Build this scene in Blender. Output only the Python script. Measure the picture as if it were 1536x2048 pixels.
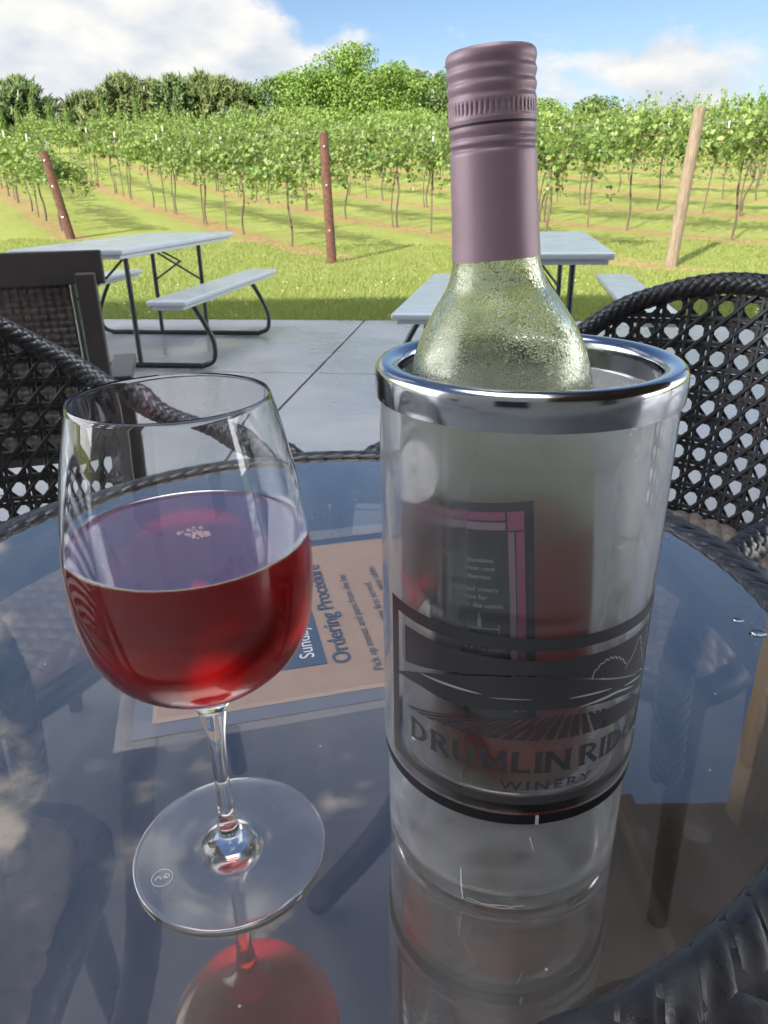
import bpy, bmesh, math, random
import numpy as np
from mathutils import Vector, Matrix
R_ = math.radians
rng = np.random.default_rng(7)
random.seed(7)
scene = bpy.context.scene
col = scene.collection
for o in list(bpy.data.objects):
    bpy.data.objects.remove(o)

# ------------------------------------------------------------------ camera
cam_data = bpy.data.cameras.new('camera')
cam = bpy.data.objects.new('camera', cam_data); col.objects.link(cam)
right = Vector((0.99984, -0.007143, -0.016423)); up = Vector((0.01791, 0.398792, 0.916866)); fwd = Vector((0, 0.917013, -0.398856))
M4 = Matrix((right, up, -fwd)).transposed().to_4x4(); M4.translation = (0, 0, 1.02)
cam.matrix_world = M4
cam_data.sensor_fit = 'VERTICAL'; cam_data.sensor_height = 24.0
cam_data.lens = 1470 / 2048 * 24.0
cam_data.clip_start = 0.01; cam_data.clip_end = 2000
cam_data.dof.use_dof = True; cam_data.dof.focus_distance = 0.31; cam_data.dof.aperture_fstop = 34
scene.camera = cam

# ------------------------------------------------------------------ render settings
cy = scene.cycles
cy.max_bounces = 22; cy.transmission_bounces = 20; cy.transparent_max_bounces = 24
cy.glossy_bounces = 6; cy.diffuse_bounces = 4
cy.caustics_refractive = True; cy.caustics_reflective = True; cy.blur_glossy = 0.3
cy.sample_clamp_indirect = 6
cy.use_denoising = True
try: cy.denoiser = 'OPENIMAGEDENOISE'
except Exception: pass
vs = scene.view_settings
vs.view_transform = 'Standard'; vs.look = 'None'; vs.gamma = 1; vs.use_curve_mapping = False
vs.exposure = 1.45

# ------------------------------------------------------------------ sun and sky
SUN_EL = R_(34); SUN_DIR = Vector((-0.55, -0.84, 0)).normalized()
sd = bpy.data.lights.new('sun', 'SUN'); sd.energy = 4.2; sd.angle = R_(0.5); sd.color = (1, 0.93, 0.82)
so = bpy.data.objects.new('sun', sd); col.objects.link(so)
to_sun = Vector((SUN_DIR.x * math.cos(SUN_EL), SUN_DIR.y * math.cos(SUN_EL), math.sin(SUN_EL)))
so.rotation_euler = (-to_sun).to_track_quat('-Z', 'Y').to_euler(); so.location = (-5, -8, 12)

w = bpy.data.worlds.new('World'); scene.world = w; w.use_nodes = True
nt = w.node_tree; N = nt.nodes; L = nt.links
N.clear()
def wn(t, **k):
    n = N.new(t)
    for a, b in k.items(): setattr(n, a, b)
    return n
def wmath(op, a, b=None, c=None, clamp=False):
    n = wn('ShaderNodeMath', operation=op, use_clamp=clamp)
    for i, v in enumerate((a, b, c)):
        if v is None: continue
        if isinstance(v, (int, float)): n.inputs[i].default_value = v
        else: L.new(v, n.inputs[i])
    return n.outputs[0]
sky = wn('ShaderNodeTexSky', sky_type='NISHITA', sun_disc=False)
sky.sun_elevation = SUN_EL
sky.sun_rotation = math.atan2(SUN_DIR.x, SUN_DIR.y)
sky.air_density = 1.0; sky.dust_density = 0.6; sky.ozone_density = 1.3
tc = wn('ShaderNodeTexCoord'); dirv = tc.outputs['Generated']
sep = wn('ShaderNodeSeparateXYZ'); L.new(dirv, sep.inputs[0])
def noise(scale, detail, rough=0.55, off=(0, 0, 0), stretch=(1, 1, 2.0)):
    mp = wn('ShaderNodeMapping'); mp.inputs['Location'].default_value = off; mp.inputs['Scale'].default_value = stretch
    L.new(dirv, mp.inputs[0])
    n = wn('ShaderNodeTexNoise'); n.inputs['Scale'].default_value = scale; n.inputs['Detail'].default_value = detail
    n.inputs['Roughness'].default_value = rough
    L.new(mp.outputs[0], n.inputs['Vector'])
    return n.outputs['Fac']
def blob(d, sharp, amt):
    # soft lump of cloud centred on a sky direction
    vm = wn('ShaderNodeVectorMath', operation='DISTANCE'); L.new(dirv, vm.inputs[0]); vm.inputs[1].default_value = Vector(d).normalized()
    x = wmath('DIVIDE', vm.outputs['Value'], sharp)
    x = wmath('MULTIPLY', x, x); x = wmath('MULTIPLY', x, -1.0)
    return wmath('MULTIPLY', wmath('EXPONENT', x), amt)
blobs = [((-.40, .91, .14), .13, .60), ((-.30, .94, .15), .10, .52), ((-.22, .962, .148), .080, .50), ((-.16, .974, .140), .060, .47),
         ((-.122, .979, .150), .036, .40), ((-.34, .92, .20), .09, .40), ((-.09, .989, .112), .032, .28), ((-.02, .986, .155), .028, .22), ((-.05, .986, .135), .03, .2),
         ((.40, .909, .110), .06, .40), ((.33, .936, .112), .045, .34), ((.25, .95, .09), .08, .28), ((.17, .98, .09), .06, .22), ((.06, .99, .10), .06, .18), ((.07, .981, .185), .03, .14),
         ((-.62, .62, .46), .16, .50), ((-.52, .72, .33), .10, .30), ((-.50, .58, .62), .12, .34), ((.5, .5, .7), .12, .2), ((-.2, .66, .72), .14, .22)]
tot = None
for b in blobs:
    v = blob(*b); tot = v if tot is None else wmath('ADD', tot, v)
nz = noise(9.0, 9, 0.58)
dens = wmath('ADD', tot, wmath('MULTIPLY', wmath('SUBTRACT', nz, 0.5), 1.15))
mr = wn('ShaderNodeMapRange', interpolation_type='SMOOTHSTEP'); L.new(dens, mr.inputs[0])
mr.inputs[1].default_value = 0.17; mr.inputs[2].default_value = 0.44
mask = mr.outputs[0]
# thin veil near the horizon
hz = wn('ShaderNodeMapRange', interpolation_type='SMOOTHSTEP'); L.new(sep.outputs['Z'], hz.inputs[0])
hz.inputs[1].default_value = 0.22; hz.inputs[2].default_value = 0.0; hz.inputs[3].default_value = 0.0; hz.inputs[4].default_value = 0.45
# cloud brightness: lit tops, grey-blue undersides, billowing detail
n2 = noise(9.0, 6, 0.5, off=(0.012, 0.0, -0.040))
n3 = noise(9.0, 6, 0.5)
lit = wmath('MULTIPLY', wmath('SUBTRACT', n3, n2), 2.6)
up_ = wn('ShaderNodeMapRange'); L.new(sep.outputs['Z'], up_.inputs[0]); up_.inputs[1].default_value = 0.085; up_.inputs[2].default_value = 0.17; up_.inputs[3].default_value = -0.16; up_.inputs[4].default_value = 0.16
litc = wmath('ADD', wmath('ADD', lit, up_.outputs[0]), 0.56, clamp=True)
cr = wn('ShaderNodeMixRGB'); L.new(litc, cr.inputs['Fac'])
cr.inputs['Color1'].default_value = (3.7, 4.3, 5.0, 1); cr.inputs['Color2'].default_value = (6.2, 6.1, 5.9, 1)
skyc = wn('ShaderNodeMixRGB', blend_type='MULTIPLY'); skyc.inputs['Fac'].default_value = 1.0
L.new(sky.outputs[0], skyc.inputs['Color1']); skyc.inputs['Color2'].default_value = (0.74, 0.80, 0.90, 1)
m1 = wn('ShaderNodeMixRGB'); L.new(hz.outputs[0], m1.inputs['Fac']); L.new(skyc.outputs[0], m1.inputs['Color1']); m1.inputs['Color2'].default_value = (4.2, 5.0, 5.8, 1)
m2 = wn('ShaderNodeMixRGB'); L.new(mask, m2.inputs['Fac']); L.new(m1.outputs[0], m2.inputs['Color1']); L.new(cr.outputs[0], m2.inputs['Color2'])
# unseen bright cloud added overhead and at the sides to lift the shaded foreground
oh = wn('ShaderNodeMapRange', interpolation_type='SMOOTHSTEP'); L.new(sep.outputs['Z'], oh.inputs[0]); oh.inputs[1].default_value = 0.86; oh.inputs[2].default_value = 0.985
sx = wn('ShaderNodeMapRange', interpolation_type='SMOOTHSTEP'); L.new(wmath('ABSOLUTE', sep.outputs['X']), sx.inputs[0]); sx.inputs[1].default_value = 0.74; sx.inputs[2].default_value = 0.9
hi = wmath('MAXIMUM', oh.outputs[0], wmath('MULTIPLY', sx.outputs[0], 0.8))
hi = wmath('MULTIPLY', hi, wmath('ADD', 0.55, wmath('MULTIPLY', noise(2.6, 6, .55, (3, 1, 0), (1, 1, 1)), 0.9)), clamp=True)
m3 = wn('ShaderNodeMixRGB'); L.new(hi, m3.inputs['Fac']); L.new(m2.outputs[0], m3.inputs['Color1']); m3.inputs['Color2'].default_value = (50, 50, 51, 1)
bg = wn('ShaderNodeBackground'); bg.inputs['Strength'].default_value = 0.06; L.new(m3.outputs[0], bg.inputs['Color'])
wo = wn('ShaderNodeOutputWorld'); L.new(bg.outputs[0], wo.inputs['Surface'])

# ------------------------------------------------------------------ materials
class Mat:
    """small wrapper round a node material"""
    def __init__(self, name, color=(.5, .5, .5), rough=.5, metal=0., trans=0., ior=1.45, spec=.5):
        m = bpy.data.materials.new(name); m.use_nodes = True
        self.m = m; self.nt = m.node_tree; self.b = self.nt.nodes['Principled BSDF']; self.out = self.nt.nodes['Material Output']
        b = self.b
        b.inputs['Base Color'].default_value = (*color, 1); b.inputs['Roughness'].default_value = rough
        b.inputs['Metallic'].default_value = metal; b.inputs['Transmission Weight'].default_value = trans
        b.inputs['IOR'].default_value = ior; b.inputs['Specular IOR Level'].default_value = spec
    def n(self, t, **k):
        x = self.nt.nodes.new(t)
        for a, b in k.items(): setattr(x, a, b)
        return x
    def l(self, a, b): self.nt.links.new(a, b)
    def math(self, op, a, b=None, clamp=False):
        x = self.n('ShaderNodeMath', operation=op, use_clamp=clamp)
        for i, v in enumerate((a, b)):
            if v is None: continue
            if isinstance(v, (int, float)): x.inputs[i].default_value = v
            else: self.l(v, x.inputs[i])
        return x.outputs[0]
    def coord(self, kind='Object', scale=(1, 1, 1), rot=(0, 0, 0)):
        t = self.n('ShaderNodeTexCoord'); mp = self.n('ShaderNodeMapping')
        mp.inputs['Scale'].default_value = scale; mp.inputs['Rotation'].default_value = rot
        self.l(t.outputs[kind], mp.inputs[0]); return mp.outputs[0]
    def noise(self, scale, detail=4, rough=.55, vec=None, dist=0.):
        x = self.n('ShaderNodeTexNoise'); x.inputs['Scale'].default_value = scale; x.inputs['Detail'].default_value = detail
        x.inputs['Roughness'].default_value = rough; x.inputs['Distortion'].default_value = dist
        self.l(vec if vec is not None else self.coord(), x.inputs['Vector']); return x.outputs['Fac']
    def ramp(self, fac, stops):
        x = self.n('ShaderNodeValToRGB'); self.l(fac, x.inputs[0]); e = x.color_ramp.elements
        while len(e) < len(stops): e.new(.5)
        for i, (p, c) in enumerate(stops):
            e[i].position = p; e[i].color = (*c, 1) if len(c) == 3 else c
        return x.outputs[0]
    def rng(self, v, a, b, c, d, smooth=False):
        x = self.n('ShaderNodeMapRange')
        if smooth: x.interpolation_type = 'SMOOTHSTEP'
        self.l(v, x.inputs[0])
        for i, q in enumerate((a, b, c, d)): x.inputs[i + 1].default_value = q
        return x.outputs[0]
    def mix(self, fac, a, b, mode='MIX'):
        x = self.n('ShaderNodeMixRGB', blend_type=mode)
        for s, v in (('Fac', fac), ('Color1', a), ('Color2', b)):
            if isinstance(v, (int, float)): x.inputs[s].default_value = v
            elif isinstance(v, tuple): x.inputs[s].default_value = (*v, 1)
            else: self.l(v, x.inputs[s])
        return x.outputs[0]
    def color(self, sock): self.l(sock, self.b.inputs['Base Color'])
    def rough(self, sock): self.l(sock, self.b.inputs['Roughness'])
    def bump(self, h, strength=.3, dist=.01):
        x = self.n('ShaderNodeBump'); x.inputs['Strength'].default_value = strength; x.inputs['Distance'].default_value = dist
        self.l(h, x.inputs['Height']); self.l(x.outputs[0], self.b.inputs['Normal']); return x
    def mixshader(self, fac, other):
        x = self.n('ShaderNodeMixShader')
        if isinstance(fac, (int, float)): x.inputs[0].default_value = fac
        else: self.l(fac, x.inputs[0])
        self.l(self.b.outputs[0], x.inputs[1]); self.l(other.outputs[0], x.inputs[2]); self.l(x.outputs[0], self.out.inputs['Surface'])

def mat_noisy(name, c1, c2, scale, rough=.6, metal=0., bump=0., bscale=None, stretch=(1, 1, 1), bd=.005, kind='Object'):
    M = Mat(name, c1, rough, metal); v = M.coord(kind, stretch)
    f = M.noise(scale, 5, .6, v); M.color(M.mix(M.rng(f, .35, .65, 0, 1), c1, c2))
    if bump: M.bump(M.noise(bscale or scale * 3, 4, .6, v), bump, bd)
    return M.m

def leaf_mat(name, c1, c2, c3, trans=(.25, .34, .05), tw=.35, scale=1.5, rough=.45):
    M = Mat(name, c1, rough, spec=.35)
    gi = M.n('ShaderNodeNewGeometry')
    f = M.noise(scale, 3, .6, M.coord('Object'))
    r = gi.outputs['Random Per Island']
    c = M.ramp(M.math('ADD', M.math('MULTIPLY', r, .7), M.math('MULTIPLY', f, .3)), [(0.1, c1), (.5, c2), (.9, c3)])
    M.color(c)
    t = M.n('ShaderNodeBsdfTranslucent'); t.inputs['Color'].default_value = (*trans, 1)
    M.mixshader(tw, t); return M.m

m_vine = leaf_mat('vine_leaf', (.03, .07, .014), (.10, .165, .03), (.24, .29, .09), (.22, .32, .05), .24)
m_vine_far = leaf_mat('vine_leaf_far', (.045, .09, .018), (.115, .18, .034), (.24, .29, .09), (.22, .32, .05), .24)
m_oak = leaf_mat('broadleaf', (.08, .14, .022), (.14, .23, .036), (.21, .31, .06), (.18, .28, .04), .25, .25)
m_oakdark = leaf_mat('broadleaf_dark', (.05, .09, .022), (.085, .145, .035), (.12, .19, .05), (.08, .13, .02), .2, .25)
m_cedar = leaf_mat('cedar', (.07, .105, .03), (.125, .165, .048), (.20, .22, .075), (.06, .08, .02), .12, .3)
m_spruce = leaf_mat('spruce', (.06, .11, .036), (.11, .165, .052), (.17, .225, .075), (.05, .08, .02), .12, .3)
m_willow = leaf_mat('shrub', (.05, .085, .03), (.075, .12, .04), (.10, .15, .05), (.1, .15, .04), .2, .3)
m_arbor = leaf_mat('arborvitae', (.05, .10, .015), (.09, .16, .02), (.13, .2, .03), (.1, .15, .02), .15, .5)
m_bark = mat_noisy('bark', (.10, .075, .05), (.2, .16, .12), 14, .9, 0, .5, stretch=(1, 1, .2))
m_vinewood = mat_noisy('vine_wood', (.07, .05, .034), (.15, .115, .08), 30, .9, 0, .5, stretch=(1, 1, .2))
m_rust = mat_noisy('rusty_post', (.06, .026, .016), (.12, .052, .03), 18, .75, 0, .3)
m_greypost = mat_noisy('weathered_post', (.13, .10, .065), (.25, .195, .135), 22, .85, 0, .6, stretch=(3, 3, .25))
m_tpost = mat_noisy('steel_stake', (.12, .09, .07), (.2, .14, .1), 20, .7)
m_white = Mat('white_paint', (.78, .78, .76), .5).m
m_wire = Mat('wire', (.35, .35, .34), .4, .9).m
m_metalw = Mat('zinc', (.7, .7, .7), .35, 1).m
m_frame = mat_noisy('dark_green_steel', (.012, .02, .018), (.02, .03, .028), 30, .32)

# picnic top: wet pale grey plastic
M = Mat('pale_plastic', (.52, .54, .56), .22); v = M.coord('Object')
f = M.noise(260, 2, .5, v); f2 = M.noise(7, 4, .6, v, .6)
M.color(M.mix(M.rng(f, .4, .62, 0, 1), (.355, .392, .435), (.37, .41, .45)))
M.rough(M.rng(f2, .35, .65, .18, .26)); M.bump(f, .05, .002); m_picnic = M.m

M = Mat('brown_frame', (.075, .055, .05), .42); v = M.coord('Object', (1, 1, 1)); M.color(M.mix(M.noise(18, 4, .6, v), (.038, .032, .033), (.062, .053, .053))); m_brown = M.m
m_brownwick = mat_noisy('brown_wicker', (.07, .058, .053), (.13, .11, .10), 40, .5, 0, .3, stretch=(1, 1, 1), bd=.001)
M = Mat('black_wicker', (.016, .017, .021), .34, spec=.6); v = M.coord('Object')
f = M.noise(60, 4, .6, v); M.color(M.mix(f, (.011, .012, .015), (.028, .029, .035))); M.bump(M.noise(420, 3, .6, v), .25, .0008); M.rough(M.rng(f, .35, .65, .26, .48)); m_wick = M.m
M = Mat('wicker_brown_wrap', (.05, .04, .033), .5); v = M.coord('Object'); M.color(M.mix(M.noise(80, 3, .6, v), (.03, .024, .02), (.09, .07, .055))); m_wrap = M.m
m_tan = mat_noisy('tan_cloth', (.55, .42, .28), (.62, .5, .35), 60, .9)

M = Mat('seat_wicker', (.09, .075, .065), .38, spec=.6); v = M.coord('Object'); M.color(M.mix(M.noise(60, 3, .6, v), (.13, .11, .10), (.32, .27, .235))); m_seat = M.m
# table glass (tinted single-sheet reflection on the top face only)
def facing(M_):
    lw = M_.n('ShaderNodeLayerWeight'); lw.inputs['Blend'].default_value = 0.5
    return lw.outputs['Facing']
M = Mat('table_glass'); fc = facing(M)
p5 = M.math('POWER', fc, 2.6); F = M.math('ADD', M.math('MULTIPLY', p5, .70), .25)
tr = M.n('ShaderNodeBsdfTransparent'); tr.inputs['Color'].default_value = (.44, .385, .34, 1)
gl = M.n('ShaderNodeBsdfGlossy'); gl.inputs['Roughness'].default_value = .015; gl.inputs['Color'].default_value = (1, .925, .845, 1)
gn = M.n('ShaderNodeBump'); gn.inputs['Strength'].default_value = .03; gn.inputs['Distance'].default_value = .001
M.l(M.noise(30, 3, .5), gn.inputs['Height']); M.l(gn.outputs[0], gl.inputs['Normal'])
mx = M.n('ShaderNodeMixShader'); M.l(F, mx.inputs[0]); M.l(tr.outputs[0], mx.inputs[1]); M.l(gl.outputs[0], mx.inputs[2])
# light film of dust and wiped streaks
df = M.n('ShaderNodeBsdfDiffuse'); df.inputs['Color'].default_value = (.5, .5, .52, 1)
du = M.rng(M.noise(14, 6, .65, M.coord('Object', (1, .25, 1), (0, 0, .6))), .40, .75, .015, .11)
vs_ = M.n('ShaderNodeTexVoronoi', feature='F1'); vs_.inputs['Scale'].default_value = 95; M.l(M.coord(), vs_.inputs['Vector']); sc3 = M.n('ShaderNodeSeparateColor'); M.l(vs_.outputs['Color'], sc3.inputs[0])
spk = M.math('MULTIPLY', M.rng(vs_.outputs['Distance'], .03, .10, .55, 0, True), M.rng(sc3.outputs[0], .86, .90, 0, 1, True))
vr_ = M.n('ShaderNodeTexVoronoi', feature='F1'); vr_.inputs['Scale'].default_value = 34; M.l(M.coord(), vr_.inputs['Vector']); sc4 = M.n('ShaderNodeSeparateColor'); M.l(vr_.outputs['Color'], sc4.inputs[0])
spot = M.math('MULTIPLY', M.math('MULTIPLY', M.rng(vr_.outputs['Distance'], .16, .26, 1, 0, True), M.rng(vr_.outputs['Distance'], .08, .20, .25, 1, True)), M.rng(sc4.outputs[1], .80, .86, 0, .07, True))
du = M.math('ADD', du, M.math('ADD', spk, spot), True)
mx2 = M.n('ShaderNodeMixShader'); M.l(du, mx2.inputs[0]); M.l(mx.outputs[0], mx2.inputs[1]); M.l(df.outputs[0], mx2.inputs[2])
M.l(mx2.outputs[0], M.out.inputs['Surface']); m_tglass = M.m
M = Mat('table_glass_under'); tr = M.n('ShaderNodeBsdfTransparent'); tr.inputs['Color'].default_value = (.9, .91, .93, 1)
M.l(tr.outputs[0], M.out.inputs['Surface']); m_tglass2 = M.m

def glass(name, color=(1, 1, 1), rough=0., ior=1.5):
    M_ = Mat(name, color, rough); g = M_.n('ShaderNodeBsdfGlass'); g.inputs['Color'].default_value = (*color, 1)
    g.inputs['Roughness'].default_value = rough; g.inputs['IOR'].default_value = ior
    M_.l(g.outputs[0], M_.out.inputs['Surface']); M_.g = g; return M_
Mg = glass('clear_glass', (.985, .99, .99), 0., 1.5)
m_glass = Mg.m; sg_ = Mg.n('ShaderNodeSeparateXYZ'); Mg.l(Mg.coord('Object'), sg_.inputs[0])          # foot: film of moisture, plus added gloss imitating stacked sky reflections
gg = Mg.n('ShaderNodeBsdfGlossy'); gg.inputs['Roughness'].default_value = .06; gd = Mg.n('ShaderNodeBsdfDiffuse'); gd.inputs['Color'].default_value = (.9, .92, .95, 1)
ga = Mg.n('ShaderNodeMixShader'); ga.inputs[0].default_value = .30; Mg.l(gg.outputs[0], ga.inputs[1]); Mg.l(gd.outputs[0], ga.inputs[2])
gm = Mg.n('ShaderNodeMixShader'); Mg.l(Mg.math('MULTIPLY', Mg.rng(sg_.outputs['Z'], .0010, .0055, 1, 0, True), Mg.rng(Mg.noise(70, 4, .6), .3, .7, .14, .30)), gm.inputs[0])
Mg.l(Mg.g.outputs[0], gm.inputs[1]); Mg.l(ga.outputs[0], gm.inputs[2]); Mg.l(gm.outputs[0], Mg.out.inputs['Surface'])
m_acryl = glass('clear_acrylic', (.975, .98, .985), .0, 1.47)
nb = m_acryl.n('ShaderNodeBump'); nb.inputs['Strength'].default_value = .04; nb.inputs['Distance'].default_value = .001
m_acryl.l(m_acryl.noise(60, 3, .5), nb.inputs['Height']); m_acryl.l(nb.outputs[0], m_acryl.g.inputs['Normal']); m_acryl = m_acryl.m
Mk = glass('misted_acrylic', (.96, .965, .97), .05, 1.47); kd = Mk.n('ShaderNodeBsdfTranslucent'); kd.inputs['Color'].default_value = (.93, .94, .96, 1); kd2 = Mk.n('ShaderNodeBsdfDiffuse'); kd2.inputs['Color'].default_value = (.9, .91, .93, 1)
ka = Mk.n('ShaderNodeMixShader'); Mk.l(kd.outputs[0], ka.inputs[1]); Mk.l(kd2.outputs[0], ka.inputs[2]); km = Mk.n('ShaderNodeMixShader')
Mk.l(Mk.rng(Mk.noise(35, 4, .6, Mk.coord('Object', (1, 1, 2))), .35, .7, .07, .24), km.inputs[0]); Mk.l(Mk.g.outputs[0], km.inputs[1]); Mk.l(ka.outputs[0], km.inputs[2]); Mk.l(km.outputs[0], Mk.out.inputs['Surface']); m_mist = Mk.m
M2 = glass('hazed_acrylic', (.97, .975, .98), .0, 1.47); q1 = M2.n('ShaderNodeBsdfTranslucent'); q1.inputs['Color'].default_value = (.94, .94, .96, 1); q2 = M2.n('ShaderNodeBsdfDiffuse'); q2.inputs['Color'].default_value = (.92, .92, .94, 1)
qa = M2.n('ShaderNodeMixShader'); M2.l(q1.outputs[0], qa.inputs[1]); M2.l(q2.outputs[0], qa.inputs[2]); qm = M2.n('ShaderNodeMixShader'); s2 = M2.n('ShaderNodeSeparateXYZ'); M2.l(M2.coord(), s2.inputs[0])
pz = M2.math('MAXIMUM', M2.rng(M2.math('ABSOLUTE', M2.math('SUBTRACT', s2.outputs['X'], -.003)), .022, .042, 0, 1, True), M2.rng(s2.outputs['Y'], -.03, 0, 0, 1, True))
pz = M2.math('MULTIPLY', M2.math('ADD', M2.math('MULTIPLY', pz, .16), .012), M2.rng(M2.noise(28, 4, .6, M2.coord('Object', (1, 1, .5))), .35, .7, .6, 1.3))
M2.l(pz, qm.inputs[0]); M2.l(M2.g.outputs[0], qm.inputs[1]); M2.l(qa.outputs[0], qm.inputs[2]); M2.l(qm.outputs[0], M2.out.inputs['Surface']); m_mist2 = M2.m
# frosted inner wall: patches of condensation
Mf = glass('frosted_acrylic', (.96, .965, .97), .2, 1.45); v = Mf.coord('Object')
sp = Mf.n('ShaderNodeSeparateXYZ'); tcx = Mf.n('ShaderNodeTexCoord'); Mf.l(tcx.outputs['Object'], sp.inputs[0])
side = Mf.rng(sp.outputs['X'], -.042, .004, .34, .24, True)
patch = Mf.rng(Mf.noise(24, 4, .6, v), .35, .7, -.03, .09)
ro = Mf.math('MULTIPLY', Mf.math('ADD', side, patch, True), Mf.rng(sp.outputs['Y'], -.0487, -.038, .28, 1, True)); Mf.l(ro, Mf.g.inputs['Roughness'])
hz_ = Mf.n('ShaderNodeMixShader'); di = Mf.n('ShaderNodeBsdfTranslucent'); di.inputs['Color'].default_value = (.95, .95, .96, 1)
di2 = Mf.n('ShaderNodeBsdfDiffuse'); di2.inputs['Color'].default_value = (.92, .92, .93, 1)
dm = Mf.n('ShaderNodeMixShader'); dm.inputs[0].default_value = .35; Mf.l(di.outputs[0], dm.inputs[1]); Mf.l(di2.outputs[0], dm.inputs[2])
fx_ = Mf.math('ABSOLUTE', Mf.math('SUBTRACT', sp.outputs['X'], -.003))
fr_ = Mf.math('MAXIMUM', Mf.rng(sp.outputs['Y'], -.030, -.005, 0, 1, True), Mf.rng(Mf.math('ADD', fx_, Mf.math('MULTIPLY', patch, .06)), .025, .040, 0, .75, True))
fr_ = Mf.math('MAXIMUM', fr_, Mf.rng(sp.outputs['Z'], .195, .225, 0, .45, True))
Mf.l(Mf.math('ADD', Mf.math('MULTIPLY', fr_, Mf.math('ADD', patch, .80)), .07), hz_.inputs[0]); Mf.l(Mf.g.outputs[0], hz_.inputs[1]); Mf.l(dm.outputs[0], hz_.inputs[2]); Mf.l(hz_.outputs[0], Mf.out.inputs['Surface'])
m_frost = Mf.m
m_bglass = glass('bottle_glass', (.965, .975, .90), 0, 1.5).m
# bottle glass covered in fine droplets
Mb = glass('bottle_glass_wet', (.965, .975, .90), .03, 1.5); v = Mb.coord('Object')
vo = Mb.n('ShaderNodeTexVoronoi', feature='SMOOTH_F1'); vo.inputs['Scale'].default_value = 1250; vo.inputs['Smoothness'].default_value = .35; vo.inputs['Randomness'].default_value = 1
Mb.l(v, vo.inputs['Vector'])
drop = Mb.rng(vo.outputs['Distance'], .0, .62, 1, 0, True)
vo2 = Mb.n('ShaderNodeTexVoronoi', feature='F1'); vo2.inputs['Scale'].default_value = 330; vo2.inputs['Randomness'].default_value = 1
Mb.l(Mb.coord('Object', (1, 1, .8)), vo2.inputs['Vector'])
big = Mb.math('MULTIPLY', Mb.rng(vo2.outputs['Distance'], .0, .42, 1, 0, True), Mb.rng(Mb.noise(240, 2, .5, v), .52, .60, 0, 1.6, True))
wipe = Mb.rng(Mb.noise(26, 4, .65, Mb.coord('Object', (1, 1, .28))), .30, .50, .35, 1.0, True)
dn = Mb.math('MULTIPLY', Mb.math('ADD', Mb.math('MULTIPLY', drop, Mb.rng(Mb.noise(130, 3, .6, v), .3, .7, .2, 1.)), big), wipe)
bp = Mb.n('ShaderNodeBump'); bp.inputs['Strength'].default_value = .4; bp.inputs['Distance'].default_value = .0006
Mb.l(dn, bp.inputs['Height']); Mb.l(bp.outputs[0], Mb.g.inputs['Normal'])
fog = Mb.n('ShaderNodeMixShader'); fd = Mb.n('ShaderNodeBsdfTranslucent'); fd.inputs['Color'].default_value = (.85, .87, .84, 1); sb = Mb.n('ShaderNodeSeparateXYZ'); Mb.l(v, sb.inputs[0]); Mb.l(Mb.math('ADD', Mb.rng(sb.outputs['Z'], .150, .182, .34, .015, True), 0.0), fog.inputs[0])
Mb.l(Mb.g.outputs[0], fog.inputs[1]); Mb.l(fd.outputs[0], fog.inputs[2]); Mb.l(fog.outputs[0], Mb.out.inputs['Surface'])
m_bottle = Mb.m

def liquid(name, color, dens, ior=1.34, soft=False):
    M_ = glass(name, (1, 1, 1), 0, ior)
    if soft:      # extra gloss on top strengthens sky reflection; sides blurred and given a luminous red
        ge = M_.n('ShaderNodeNewGeometry'); sz = M_.n('ShaderNodeSeparateXYZ'); M_.l(ge.outputs['True Normal'], sz.inputs[0])
        M_.l(M_.rng(sz.outputs['Z'], .5, .8, .26, .0), M_.g.inputs['Roughness'])
        gs = M_.n('ShaderNodeBsdfGlossy'); gs.inputs['Roughness'].default_value = .02; gs.inputs['Color'].default_value = (.97, .95, 1, 1)
        ms = M_.n('ShaderNodeMixShader'); tl = M_.n('ShaderNodeBsdfTranslucent'); tl.inputs['Color'].default_value = (.80, .025, .03, 1); m0 = M_.n('ShaderNodeMixShader')
        M_.l(M_.rng(sz.outputs['Z'], .5, .8, .26, .30), m0.inputs[0]); M_.l(M_.g.outputs[0], m0.inputs[1]); M_.l(tl.outputs[0], m0.inputs[2])
        M_.l(M_.rng(sz.outputs['Z'], .6, .9, 0, .36), ms.inputs[0]); M_.l(m0.outputs[0], ms.inputs[1]); M_.l(gs.outputs[0], ms.inputs[2]); M_.l(ms.outputs[0], M_.out.inputs['Surface'])
    va = M_.n('ShaderNodeVolumeAbsorption')
    va.inputs['Color'].default_value = (*color, 1); va.inputs['Density'].default_value = dens
    M_.l(va.outputs[0], M_.out.inputs['Volume']); return M_.m
m_wine = liquid('red_rose_wine', (.91, .02, .025), 100, 1.42, True)
m_wine_b = liquid('bottled_wine', (.88, .06, .06), 52)
M = Mat('steel_rim', (.40, .41, .44), .14, 1.0); v = M.coord('Object'); M.rough(M.rng(M.noise(40, 5, .65, v), .35, .7, .09, .20)); M.bump(M.noise(300, 2, .5, v), .03, .0004); m_steel = M.m
M = Mat('charcoal_print', (.085, .085, .095), .5); v = M.coord('Object'); M.color(M.mix(M.noise(180, 4, .6, v), (.040, .040, .046), (.058, .058, .066))); m_print = M.m
m_paleprint = Mat('clear_gap', (.5, .5, .54), .35).m
m_gasket = Mat('black_gasket', (.012, .012, .014), .25).m
M = Mat('mauve_capsule', (.27, .17, .195), .45, .25); v = M.coord('Object'); f = M.noise(900, 2, .5, v)
M.bump(f, .10, .0003); M.color(M.mix(M.noise(60, 4, .6, v), (.30, .20, .24), (.345, .235, .28))); m_cap = M.m
m_capdark = Mat('tear_line', (.05, .03, .035), .6).m
m_lblack = Mat('label_black', (.008, .009, .012), .4).m
m_lpink = Mat('label_pink', (.80, .16, .34), .45).m
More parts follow.
